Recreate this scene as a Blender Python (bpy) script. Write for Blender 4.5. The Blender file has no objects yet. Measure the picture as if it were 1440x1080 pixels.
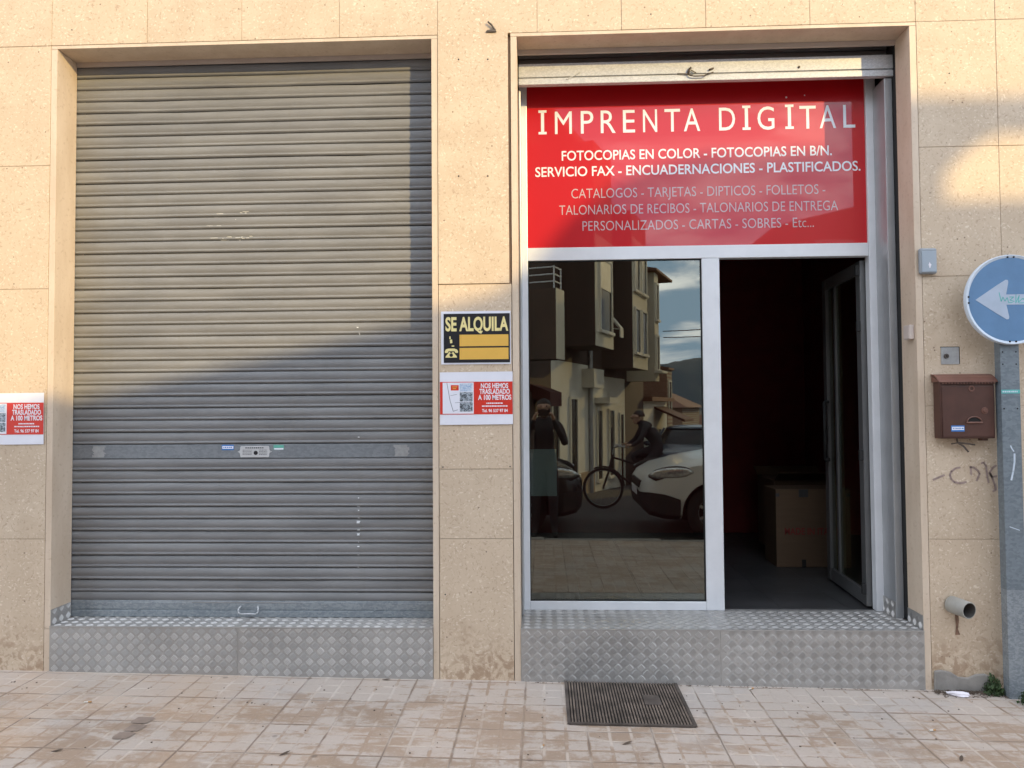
import bpy, bmesh, math, random
from mathutils import Vector, Matrix
R = math.radians
C = bpy.context.scene.collection
scene = bpy.context.scene

# ------------------------------------------------------------------ camera, sky, sun, exposure
YAW, PITCH, ROLL = R(2.40), R(1.85), R(-0.40)
_f = Vector((-math.sin(YAW)*math.cos(PITCH), math.cos(YAW)*math.cos(PITCH), math.sin(PITCH)))
_r = Vector((math.cos(YAW), math.sin(YAW), 0)); _u = _r.cross(_f)
_r2 = _r*math.cos(ROLL)+_u*math.sin(ROLL); _u2 = _u*math.cos(ROLL)-_r*math.sin(ROLL)
cam_d = bpy.data.cameras.new('camera'); cam = bpy.data.objects.new('camera', cam_d); C.objects.link(cam)
cam.matrix_world = Matrix(((_r2.x,_u2.x,-_f.x,0),(_r2.y,_u2.y,-_f.y,-4.2),(_r2.z,_u2.z,-_f.z,1.52),(0,0,0,1)))
cam_d.sensor_width = 36; cam_d.lens = 26.5; cam_d.clip_start = 0.05; cam_d.clip_end = 5000
scene.camera = cam

TAZ, TEL = 0.82, 0.365                   # sun: sideways and upward run per metre of depth
SUN = Vector((TAZ, -1.0, TEL)).normalized()
sun_d = bpy.data.lights.new('sun', 'SUN'); sun_d.energy = 2.0; sun_d.angle = R(0.5); sun_d.color = (0.93, 0.69, 0.31)
sun = bpy.data.objects.new('sun', sun_d); C.objects.link(sun); sun.location = (12, -14, 9)
sun.rotation_euler = (-SUN).to_track_quat('-Z', 'Y').to_euler()

world = bpy.data.worlds.new('World'); scene.world = world; world.use_nodes = True
def build_sky():
    nt = world.node_tree; nt.nodes.clear()
    n = nt.nodes.new; l = nt.links.new
    out = n('ShaderNodeOutputWorld'); bg = n('ShaderNodeBackground'); bg.inputs['Strength'].default_value = 0.15
    sky = n('ShaderNodeTexSky'); sky.sky_type = 'NISHITA'; sky.sun_disc = False
    sky.sun_elevation = math.asin(SUN.z); sky.sun_rotation = math.atan2(SUN.x, SUN.y)
    sky.air_density = 1.0; sky.dust_density = 1.0; sky.ozone_density = 2.0
    tc = n('ShaderNodeTexCoord'); mp = n('ShaderNodeMapping'); mp.inputs['Scale'].default_value = (3.2, 3.2, 11.0)
    mp.inputs['Location'].default_value = (1.7, 0.2, 0.5)
    no = n('ShaderNodeTexNoise'); no.inputs['Scale'].default_value = 1.6; no.inputs['Detail'].default_value = 9; no.inputs['Roughness'].default_value = 0.55
    no.inputs['Distortion'].default_value = 0.5
    cr = n('ShaderNodeValToRGB'); cr.color_ramp.elements[0].position = 0.42; cr.color_ramp.elements[1].position = 0.55
    c2 = n('ShaderNodeValToRGB'); c2.color_ramp.elements[0].position = 0.45; c2.color_ramp.elements[1].position = 0.70
    c2.color_ramp.elements[0].color = (6.5, 7.2, 8.5, 1); c2.color_ramp.elements[1].color = (13.3, 13.6, 14.0, 1)
    mx = n('ShaderNodeMix'); mx.data_type = 'RGBA'
    l(tc.outputs['Generated'], mp.inputs['Vector']); l(mp.outputs['Vector'], no.inputs['Vector'])
    l(no.outputs['Fac'], cr.inputs['Fac']); l(no.outputs['Fac'], c2.inputs['Fac'])
    l(cr.outputs['Color'], mx.inputs[0]); cap = n('ShaderNodeMix'); cap.data_type = 'RGBA'; cap.blend_type = 'DARKEN'; cap.inputs[0].default_value = 1.0; cap.inputs[7].default_value = (3.0, 4.4, 6.2, 1)
    l(sky.outputs['Color'], cap.inputs[6]); l(cap.outputs[2], mx.inputs[6]); l(c2.outputs['Color'], mx.inputs[7])
    l(mx.outputs[2], bg.inputs['Color']); l(bg.outputs['Background'], out.inputs['Surface'])
build_sky()
scene.view_settings.view_transform = 'Standard'; scene.view_settings.look = 'None'
scene.view_settings.exposure = 1.08; scene.view_settings.gamma = 1.0
random.seed(4)

# ------------------------------------------------------------------ materials
class NT:
    def __init__(s, name):
        s.m = bpy.data.materials.new(name); s.m.use_nodes = True; s.nt = s.m.node_tree
        s.b = s.nt.nodes['Principled BSDF']; s.out = s.nt.nodes['Material Output']
    def n(s, t, **kw):
        nd = s.nt.nodes.new('ShaderNode'+t)
        for k, v in kw.items():
            if k in ('ins',):
                for a, b in v.items(): s.set(nd.inputs[a], b)
            else: setattr(nd, k, v)
        return nd
    def set(s, sock, v):
        if isinstance(v, bpy.types.NodeSocket): s.nt.links.new(v, sock)
        else:
            if isinstance(v, tuple) and len(v) == 3 and sock.type == 'RGBA': v = v+(1,)
            sock.default_value = v
    def P(s, **kw):
        for k, v in kw.items(): s.set(s.b.inputs[k.replace('_', ' ')], v)
        return s
    def math(s, op, a, b=0.0, c=0.0, clamp=False):
        nd = s.n('Math', operation=op, use_clamp=clamp)
        s.set(nd.inputs[0], a); s.set(nd.inputs[1], b); s.set(nd.inputs[2], c); return nd.outputs[0]
    def mix(s, f, a, b, blend='MIX'):
        nd = s.n('Mix', data_type='RGBA', blend_type=blend); s.set(nd.inputs[0], f); s.set(nd.inputs[6], a); s.set(nd.inputs[7], b); return nd.outputs[2]
    def obj(s): return s.n('TexCoord').outputs['Object']
    def map(s, v, scale=(1,1,1), loc=(0,0,0), rot=(0,0,0)):
        nd = s.n('Mapping'); s.set(nd.inputs['Vector'], v); nd.inputs['Scale'].default_value = scale
        nd.inputs['Location'].default_value = loc; nd.inputs['Rotation'].default_value = rot; return nd.outputs[0]
    def noise(s, v, sc, det=4, rough=0.5, dist=0.0):
        nd = s.n('TexNoise'); s.set(nd.inputs['Vector'], v)
        nd.inputs['Scale'].default_value = sc; nd.inputs['Detail'].default_value = det; nd.inputs['Roughness'].default_value = rough; nd.inputs['Distortion'].default_value = dist
        return nd.outputs['Fac']
    def vor(s, v, sc, feat='F1', out='Distance'):
        nd = s.n('TexVoronoi', feature=feat); s.set(nd.inputs['Vector'], v); nd.inputs['Scale'].default_value = sc
        return nd.outputs[out]
    def ramp(s, f, lo, hi):            # smooth 0..1 between lo and hi (lo > hi inverts)
        nd = s.n('MapRange', interpolation_type='SMOOTHSTEP')
        s.set(nd.inputs[0], f)
        if lo < hi: nd.inputs[1].default_value, nd.inputs[2].default_value, nd.inputs[3].default_value, nd.inputs[4].default_value = lo, hi, 0, 1
        else: nd.inputs[1].default_value, nd.inputs[2].default_value, nd.inputs[3].default_value, nd.inputs[4].default_value = hi, lo, 1, 0
        return nd.outputs[0]
    def bump(s, h, strength=0.3, dist=0.01):
        nd = s.n('Bump'); nd.inputs['Strength'].default_value = strength; nd.inputs['Distance'].default_value = dist
        s.set(nd.inputs['Height'], h); s.set(s.b.inputs['Normal'], nd.outputs[0]); return s
    def island(s): return s.n('NewGeometry').outputs['Random Per Island']
    def sep(s, v):
        nd = s.n('SeparateXYZ'); s.set(nd.inputs[0], v); return nd.outputs

def plain(name, col, rough=0.6, metal=0.0, var=0.12, vscale=6.0, spec=0.5, bump=0.0):
    t = NT(name); o = t.obj(); f = t.noise(o, vscale, 5, 0.6)
    d = tuple(c*(1-var) for c in col); h = tuple(min(1, c*(1+var)) for c in col)
    t.P(Base_Color=t.mix(t.ramp(f, 0.3, 0.7), d, h), Roughness=rough, Metallic=metal, Specular_IOR_Level=spec)
    if bump: t.bump(t.noise(o, vscale*12, 4, 0.6), bump, 0.003)
    return t.m

def mat_stone():
    t = NT('stone_cladding'); o = t.obj(); isl = t.island()
    dist = t.n('TexNoise'); t.set(dist.inputs['Vector'], o); dist.inputs['Scale'].default_value = 14; dist.inputs['Detail'].default_value = 3
    w = t.n('VectorMath', operation='MULTIPLY_ADD'); t.set(w.inputs[0], dist.outputs['Color']); w.inputs[1].default_value = (0.09, 0.09, 0.09); t.set(w.inputs[2], o)
    v = w.outputs[0]
    broad = t.ramp(t.noise(o, 4.5, 6, 0.6), 0.35, 0.68)
    base = t.mix(broad, (0.52, 0.41, 0.295), (0.60, 0.485, 0.36))
    base = t.mix(t.math('MULTIPLY', isl, 0.65), base, (0.60, 0.47, 0.34))
    fleck = t.ramp(t.vor(t.map(v, (1.0, 1.0, 1.5)), 42), 0.35, 0.13)
    patch = t.ramp(t.noise(o, 7.0, 3), 0.40, 0.62)
    base = t.mix(t.math('MULTIPLY', fleck, t.math('MULTIPLY_ADD', patch, 0.5, 0.35)), base, (0.74, 0.64, 0.51))
    brown = t.ramp(t.noise(t.map(v, (1.2, 1, 1.0)), 58, 5, 0.7), 0.53, 0.66)
    base = t.mix(t.math('MULTIPLY', brown, 0.72), base, (0.39, 0.275, 0.19))
    vn = t.n('TexVoronoi'); t.set(vn.inputs['Vector'], o); vn.inputs['Scale'].default_value = 22
    cs = t.sep(vn.outputs['Color'])
    pit = t.math('MULTIPLY', t.ramp(vn.outputs['Distance'], 0.13, 0.06), t.math('GREATER_THAN', cs[0], 0.78))
    base = t.mix(t.math('MULTIPLY', pit, 0.8), base, (0.16, 0.10, 0.07))
    z = t.sep(o)[2]
    low = t.math('MULTIPLY', t.ramp(t.math('ADD', z, t.math('MULTIPLY', t.noise(o, 5, 5), 0.5)), 0.62, 0.32), t.ramp(t.noise(v, 28, 4), 0.42, 0.6))
    base = t.mix(t.math('MULTIPLY', low, 0.75), base, (0.33, 0.215, 0.135))
    t.P(Base_Color=base, Roughness=0.62, Specular_IOR_Level=0.35)
    h = t.math('ADD', t.math('MULTIPLY', pit, -1.0), t.math('MULTIPLY', t.noise(o, 90, 4), 0.25))
    t.bump(h, 0.25, 0.004); return t.m

def mat_trim():
    t = NT('smooth_stone_trim'); o = t.obj()
    f = t.ramp(t.noise(t.map(o, (3, 3, 0.8)), 3, 6, 0.6), 0.3, 0.7)
    base = t.mix(f, (0.56, 0.44, 0.325), (0.64, 0.52, 0.40))
    fl = t.ramp(t.noise(o, 45, 4, 0.6), 0.56, 0.7)
    base = t.mix(t.math('MULTIPLY', fl, 0.5), base, (0.44, 0.32, 0.22))
    t.P(Base_Color=base, Roughness=0.5); t.bump(t.noise(o, 60, 3), 0.1, 0.003); return t.m

def mat_slat():
    t = NT('galvanised_slat'); o = t.obj(); isl = t.island()
    f = t.noise(t.map(o, (0.8, 1, 5)), 3, 6, 0.6)
    base = t.mix(t.ramp(f, 0.3, 0.7), (0.185, 0.183, 0.182), (0.24, 0.237, 0.234))
    base = t.mix(t.math('MULTIPLY', isl, 0.35), base, (0.185, 0.186, 0.19))
    scr = t.ramp(t.noise(t.map(o, (6, 1, 90)), 6, 3), 0.62, 0.72)
    base = t.mix(t.math('MULTIPLY', scr, 0.25), base, (0.36, 0.37, 0.37))
    drip = t.ramp(t.noise(t.map(o, (14, 1, 0.7)), 1.5, 4, 0.6), 0.55, 0.75)
    base = t.mix(t.math('MULTIPLY', drip, 0.2), base, (0.19, 0.175, 0.15))
    t.P(Base_Color=base, Roughness=t.math('MULTIPLY_ADD', f, 0.25, 0.45), Metallic=0.0, Specular_IOR_Level=0.25); return t.m

def mat_galv(name='galvanised_steel', a=(0.25,0.285,0.31), b=(0.36,0.39,0.41), metal=0.55, rough=0.42, sc=70):
    t = NT(name); o = t.obj()
    v = t.vor(t.map(o, (1, 1, 1.6)), sc, out='Color'); s = t.sep(v)[0]
    f = t.math('ADD', t.math('MULTIPLY', s, 0.5), t.math('MULTIPLY', t.noise(o, 12, 6, 0.65), 0.6))
    t.P(Base_Color=t.mix(t.ramp(f, 0.25, 0.85), a, b), Metallic=metal, Roughness=t.math('MULTIPLY_ADD', f, 0.2, rough-0.1)); return t.m

def mat_tiles():
    t = NT('pavement_tiles'); o = t.obj(); x, y, z = t.sep(o)
    def cell(c, off, p):
        u = t.math('DIVIDE', t.math('SUBTRACT', c, off), p); fr = t.math('FRACT', u); fl = t.math('FLOOR', u)
        e = t.math('MULTIPLY', t.math('MINIMUM', fr, t.math('SUBTRACT', 1.0, fr)), p); return e, fl
    wob = t.math('MULTIPLY', t.math('SUBTRACT', t.noise(o, 18, 4), 0.5), 0.006)
    xw = t.math('ADD', x, wob); yw = t.math('ADD', y, wob)
    ex, ix = cell(xw, 0.19, 0.30); ey, iy = cell(yw, -0.03, 0.30)
    sx, jx = cell(xw, 0.19, 0.10); sy, jy = cell(yw, -0.03, 0.10)
    big = t.ramp(t.math('MINIMUM', ex, ey), 0.0055, 0.002)
    small = t.ramp(t.math('MINIMUM', sx, sy), 0.011, 0.003)
    cb = t.n('CombineXYZ'); t.set(cb.inputs[0], ix); t.set(cb.inputs[1], iy)
    wn = t.n('TexWhiteNoise'); t.set(wn.inputs['Vector'], cb.outputs[0]); rt = wn.outputs['Value']
    cb2 = t.n('CombineXYZ'); t.set(cb2.inputs[0], jx); t.set(cb2.inputs[1], jy)
    wn2 = t.n('TexWhiteNoise'); t.set(wn2.inputs['Vector'], cb2.outputs[0]); rs = wn2.outputs['Value']
    n1 = t.noise(t.map(o, (1, 1.3, 1)), 2.3, 7, 0.62, 0.4)
    n2 = t.noise(o, 13, 6, 0.65, 0.3)
    n3 = t.noise(o, 70, 5, 0.7)
    n4 = t.noise(t.map(o, (0.8, 2.2, 1)), 4.5, 6, 0.6, 0.8)
    near = t.math('MULTIPLY', t.ramp(y, -0.55, -0.1), 0.09)           # tiles by the wall are less trodden and paler
    worn = t.math('ADD', t.math('MULTIPLY', n1, 0.40), t.math('ADD', t.math('MULTIPLY', n4, 0.45), t.math('MULTIPLY', t.noise(o, 26, 5, 0.65), 0.25)))
    worn = t.math('ADD', worn, t.math('MULTIPLY', t.math('SUBTRACT', rs, 0.5), 0.05))
    gm = t.ramp(n2, 0.35, 0.6)
    worn = t.math('SUBTRACT', t.math('ADD', worn, near), t.math('MULTIPLY', t.math('MULTIPLY', small, gm), 0.15))
    tan = t.mix(rt, (0.325, 0.24, 0.175), (0.38, 0.28, 0.205))
    pale = t.mix(rt, (0.45, 0.385, 0.33), (0.49, 0.415, 0.355))
    base = t.mix(t.ramp(worn, 0.49, 0.60), tan, pale)
    cool = t.ramp(t.noise(o, 1.7, 5, 0.6), 0.52, 0.66)
    base = t.mix(t.math('MULTIPLY', cool, 0.45), base, (0.42, 0.39, 0.365))
    warm_bounce = t.math('MULTIPLY', t.ramp(t.noise(o, 1.3, 4), 0.42, 0.62), t.ramp(x, 0.8, -2.6))  # warm bounced light put into the tile colour, stronger to the left
    base = t.mix(t.math('MULTIPLY', warm_bounce, 0.40), base, (0.52, 0.35, 0.22))
    base = t.mix(t.math('MULTIPLY', t.ramp(n3, 0.55, 0.72), 0.30), base, (0.28, 0.21, 0.165))
    base = t.mix(t.math('MULTIPLY', t.ramp(n3, 0.45, 0.3), 0.30), base, (0.62, 0.54, 0.48))
    crack = t.math('MULTIPLY', t.math('MULTIPLY', small, t.ramp(t.noise(o, 4, 4), 0.46, 0.60)), 0.5)
    base = t.mix(crack, base, (0.64, 0.57, 0.50))
    jn = t.ramp(t.noise(o, 3.2, 5, 0.6), 0.38, 0.62)
    base = t.mix(t.math('MULTIPLY', big, t.math('MULTIPLY_ADD', jn, 0.7, 0.22)), base, (0.20, 0.15, 0.115))
    spot = t.n('TexVoronoi'); t.set(spot.inputs['Vector'], o); spot.inputs['Scale'].default_value = 5.5
    sp = t.math('MULTIPLY', t.ramp(spot.outputs['Distance'], 0.10, 0.06), t.math('GREATER_THAN', t.sep(spot.outputs['Color'])[1], 0.72))
    base = t.mix(t.math('MULTIPLY', sp, 0.5), base, (0.12, 0.095, 0.08))
    t.P(Base_Color=base, Roughness=t.math('MULTIPLY_ADD', n2, 0.3, 0.45), Specular_IOR_Level=0.4)
    h = t.math('SUBTRACT', t.math('ADD', t.math('MULTIPLY', n2, 0.35), t.math('MULTIPLY', n3, 0.15)), t.math('ADD', big, t.math('MULTIPLY', small, 0.55)))
    t.bump(h, 0.55, 0.006); return t.m

def mat_glass(name, refl, tint, rough=0.0):
    t = NT(name); t.nt.nodes.remove(t.b)
    gl = t.n('BsdfGlossy'); gl.inputs['Roughness'].default_value = rough; gl.inputs['Color'].default_value = (1.0, 1.0, 0.86, 1)
    tr = t.n('BsdfTransparent'); tr.inputs['Color'].default_value = tint+(1,)
    fr = t.n('Fresnel'); fr.inputs['IOR'].default_value = 1.5
    f = t.math('ADD', t.math('MULTIPLY', fr.outputs[0], 1-refl), refl-0.04)
    mx = t.n('MixShader'); t.set(mx.inputs[0], f); t.set(mx.inputs[1], tr.outputs[0]); t.set(mx.inputs[2], gl.outputs[0])
    t.set(t.out.inputs['Surface'], mx.outputs[0]); return t.m
def mat_clear(name, tint):
    t = NT(name); t.nt.nodes.remove(t.b); tr = t.n('BsdfTransparent'); tr.inputs['Color'].default_value = tint+(1,)
    t.set(t.out.inputs['Surface'], tr.outputs[0]); return t.m

def mat_emboss(name, col, rough, metal):
    t = NT(name); o = t.obj(); f = t.noise(o, 3, 6, 0.6); g = t.noise(o, 30, 4, 0.6)
    d = tuple(c*0.82 for c in col)
    base = t.mix(t.ramp(f, 0.3, 0.7), d, col)
    base = t.mix(t.math('MULTIPLY', t.ramp(g, 0.58, 0.75), 0.35), base, tuple(min(1, c*1.35) for c in col))
    t.P(Base_Color=base, Metallic=metal, Roughness=t.math('MULTIPLY_ADD', f, 0.25, rough-0.1)); return t.m

def mat_panel_red():
    t = NT('red_sign_film'); o = t.obj(); f = t.noise(o, 2, 4)
    t.P(Base_Color=t.mix(f, (0.47, 0.001, 0.006), (0.52, 0.002, 0.008)), Roughness=0.45, Specular_IOR_Level=0.3, Coat_Weight=0.85, Coat_Roughness=0.02, Coat_IOR=1.52); return t.m
def mat_letter(name='sign_letter_film', a=(0.70, 0.73, 0.77), b=(0.76, 0.79, 0.83)):
    t = NT(name); o = t.obj(); f = t.noise(o, 9, 4)
    t.P(Base_Color=t.mix(f, a, b), Roughness=0.45, Coat_Weight=0.85, Coat_Roughness=0.02, Coat_IOR=1.52); return t.m
def mat_asphalt():
    t = NT('asphalt'); o = t.obj()
    f = t.noise(o, 60, 5, 0.7); g = t.noise(o, 0.6, 5)
    t.P(Base_Color=t.mix(t.math('MULTIPLY_ADD', f, 0.6, t.math('MULTIPLY', g, 0.4)), (0.035, 0.035, 0.036), (0.085, 0.083, 0.08)), Roughness=0.85)
    t.bump(f, 0.4, 0.006); return t.m
def mat_render(name, col, dark=None):
    t = NT(name); o = t.obj(); dark = dark or tuple(c*0.8 for c in col)
    f = t.noise(t.map(o, (1, 1, 0.4)), 1.2, 6, 0.6); g = t.noise(o, 40, 4)
    t.P(Base_Color=t.mix(t.ramp(f, 0.35, 0.7), col, dark), Roughness=0.85); t.bump(g, 0.2, 0.01); return t.m
def mat_brick():
    t = NT('brown_brick'); o = t.obj()
    br = t.n('TexBrick'); t.set(br.inputs['Vector'], t.map(o, (1,1,1), rot=(R(90),0,0))); br.inputs['Scale'].default_value = 4.0
    br.inputs['Color1'].default_value = (0.20,0.115,0.075,1); br.inputs['Color2'].default_value = (0.26,0.15,0.10,1); br.inputs['Mortar'].default_value = (0.30,0.25,0.20,1); br.inputs['Mortar Size'].default_value = 0.012
    t.P(Base_Color=br.outputs['Color'], Roughness=0.85); return t.m
def mat_card():
    t = NT('brown_cardboard'); o = t.obj(); f = t.noise(t.map(o, (1, 1, 8)), 6, 5)
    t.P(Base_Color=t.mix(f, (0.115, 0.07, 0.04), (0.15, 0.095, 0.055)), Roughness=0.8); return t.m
def mat_poster(name, c1, c2):
    t = NT(name); o = t.obj(); f = t.noise(o, 60, 5, 0.7, 1.0)
    t.P(Base_Color=t.mix(t.ramp(f, 0.42, 0.58), c1, c2), Roughness=0.35); return t.m

M = {}
M['stone'] = mat_stone(); M['trim'] = mat_trim(); M['mortar'] = plain('joint_mortar', (0.43, 0.325, 0.235), 0.9)
M['slat'] = mat_slat(); M['galv'] = mat_galv(); M['galv_dull'] = mat_galv('dull_zinc', (0.19,0.205,0.22), (0.24,0.255,0.27), 0.35, 0.5)
M['galv_bar'] = mat_galv('zinc_bar', (0.47,0.48,0.49), (0.59,0.60,0.61), 0.2, 0.45, 110)
M['tiles'] = mat_tiles(); M['asphalt'] = mat_asphalt()
M['plate'] = mat_emboss('chequer_plate', (0.385, 0.365, 0.34), 0.45, 0.25)
M['lug'] = mat_emboss('chequer_plate_lit_lug', (0.63, 0.61, 0.585), 0.36, 0.2)  # bright reflection of lugs leaning one way put into the colour
M['lug_shade'] = mat_emboss('chequer_plate_shade_lug', (0.45, 0.435, 0.415), 0.42, 0.25)  # same metal, dimmer reflection of the other lean put into the colour
M['plate_b'] = mat_emboss('polished_chequer_plate', (0.45, 0.435, 0.415), 0.36, 0.5); M['lug_b'] = mat_emboss('polished_chequer_lit_lug', (0.56, 0.54, 0.515), 0.33, 0.5); M['lug_b_shade'] = mat_emboss('polished_chequer_shade_lug', (0.47, 0.455, 0.435), 0.33, 0.5)  # lug pair again differs only by painted reflection
M['alu'] = plain('white_aluminium', (0.70, 0.71, 0.73), 0.35, 0.15, 0.04)
M['alu_grey'] = plain('grey_aluminium', (0.42, 0.43, 0.44), 0.4, 0.5, 0.06)
M['door_alu'] = plain('shaded_aluminium', (0.13, 0.13, 0.13), 0.4, 0.4, 0.06)
M['rubber'] = plain('black_rubber', (0.012, 0.012, 0.012), 0.7)
M['pane'] = mat_glass('reflective_glass', 0.175, (0.40, 0.44, 0.42)); M['pane_back'] = mat_clear('glass_back', (0.96, 0.98, 0.97))
M['door_glass'] = mat_glass('door_glass', 0.09, (0.80, 0.86, 0.84))
M['red'] = mat_panel_red(); M['letter'] = mat_letter(); M['thin_letter'] = mat_letter('thin_letter_film', (0.46,0.36,0.38), (0.54,0.43,0.45))
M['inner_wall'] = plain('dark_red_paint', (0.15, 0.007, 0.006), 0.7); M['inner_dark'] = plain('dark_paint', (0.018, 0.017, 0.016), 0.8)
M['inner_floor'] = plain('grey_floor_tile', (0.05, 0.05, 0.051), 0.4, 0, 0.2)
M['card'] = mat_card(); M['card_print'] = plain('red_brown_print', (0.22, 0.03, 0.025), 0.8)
M['paper'] = plain('white_paper', (0.74, 0.74, 0.80), 0.7, 0, 0.03); M['grey_paper'] = plain('grey_paper', (0.55, 0.58, 0.58), 0.7, 0, 0.03)
M['poster_red'] = plain('poster_red', (0.62, 0.035, 0.02), 0.4, 0, 0.05); M['poster_white'] = plain('poster_white', (0.80, 0.76, 0.80), 0.5, 0, 0.03)
M['photo'] = mat_poster('printed_photo', (0.06, 0.07, 0.08), (0.40, 0.45, 0.50)); M['photo_sky'] = mat_poster('printed_sky', (0.30, 0.42, 0.60), (0.62, 0.68, 0.75))
M['ink'] = plain('grey_ink', (0.16, 0.16, 0.19), 0.6)
M['black_card'] = plain('black_card', (0.014, 0.013, 0.016), 0.4); M['yellow'] = plain('yellow_print', (0.72, 0.42, 0.075), 0.5, 0, 0.04); M['cream'] = plain('cream_print', (0.80, 0.68, 0.30), 0.5, 0, 0.03)
M['sign_blue'] = plain('traffic_blue', (0.105, 0.215, 0.375), 0.45, 0, 0.10, 5); M['sign_white'] = plain('traffic_white', (0.55, 0.62, 0.70), 0.5, 0, 0.05)
M['teal'] = plain('teal_marker', (0.10, 0.42, 0.40), 0.6); M['brown_metal'] = plain('brown_enamel', (0.075, 0.031, 0.022), 0.42, 0, 0.15, 9)
M['brown_lid'] = plain('brown_enamel_lid', (0.15, 0.065, 0.045), 0.42, 0, 0.15, 9)
M['sticker_blue'] = plain('blue_sticker', (0.03, 0.17, 0.48), 0.4, 0, 0.04); M['sticker_green'] = plain('green_sticker', (0.12, 0.38, 0.30), 0.4)
M['post'] = mat_galv('weathered_zinc_post', (0.145,0.175,0.20), (0.20,0.235,0.26), 0.3, 0.5, 60); M['post_foot'] = mat_galv('bare_zinc_post', (0.19,0.22,0.245), (0.30,0.33,0.35), 0.35, 0.5, 90)
M['grey_plastic'] = plain('grey_plastic', (0.26, 0.285, 0.31), 0.45, 0, 0.06); M['beige_plastic'] = plain('beige_plastic', (0.55, 0.47, 0.42), 0.5, 0, 0.04)
M['pvc'] = plain('grey_pvc', (0.30, 0.285, 0.25), 0.5, 0, 0.12); M['pvc_in'] = plain('pipe_inside', (0.05, 0.045, 0.04), 0.8)
M['rust'] = plain('rusty_iron', (0.105, 0.085, 0.072), 0.7, 0.35, 0.35, 8); M['pit'] = plain('dark_pit', (0.012, 0.010, 0.009), 0.9)
M['cement'] = plain('grey_cement', (0.27, 0.25, 0.225), 0.9, 0, 0.2, 8, bump=0.4); M['leaf'] = plain('moss_green', (0.035, 0.065, 0.018), 0.7, 0, 0.4, 20)
M['dry_leaf'] = plain('dry_leaf', (0.10, 0.07, 0.05), 0.8, 0, 0.3, 30); M['butt'] = plain('cigarette_paper', (0.62, 0.58, 0.52), 0.8); M['butt_filter'] = plain('cigarette_filter', (0.45, 0.25, 0.10), 0.8)
M['stain'] = plain('dark_stained_tile', (0.26, 0.20, 0.16), 0.6, 0, 0.15, 14); M['scribble'] = plain('faded_spray', (0.36, 0.265, 0.235), 0.8); M['residue'] = plain('glue_residue', (0.52, 0.51, 0.46), 0.6); M['white_paint'] = plain('white_paint_drip', (0.70, 0.72, 0.72), 0.5)
M['worn'] = plain('worn_zinc', (0.36, 0.365, 0.365), 0.45, 0.3, 0.1, 40)
M['cable'] = plain('black_cable', (0.02, 0.02, 0.02), 0.6)

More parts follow.
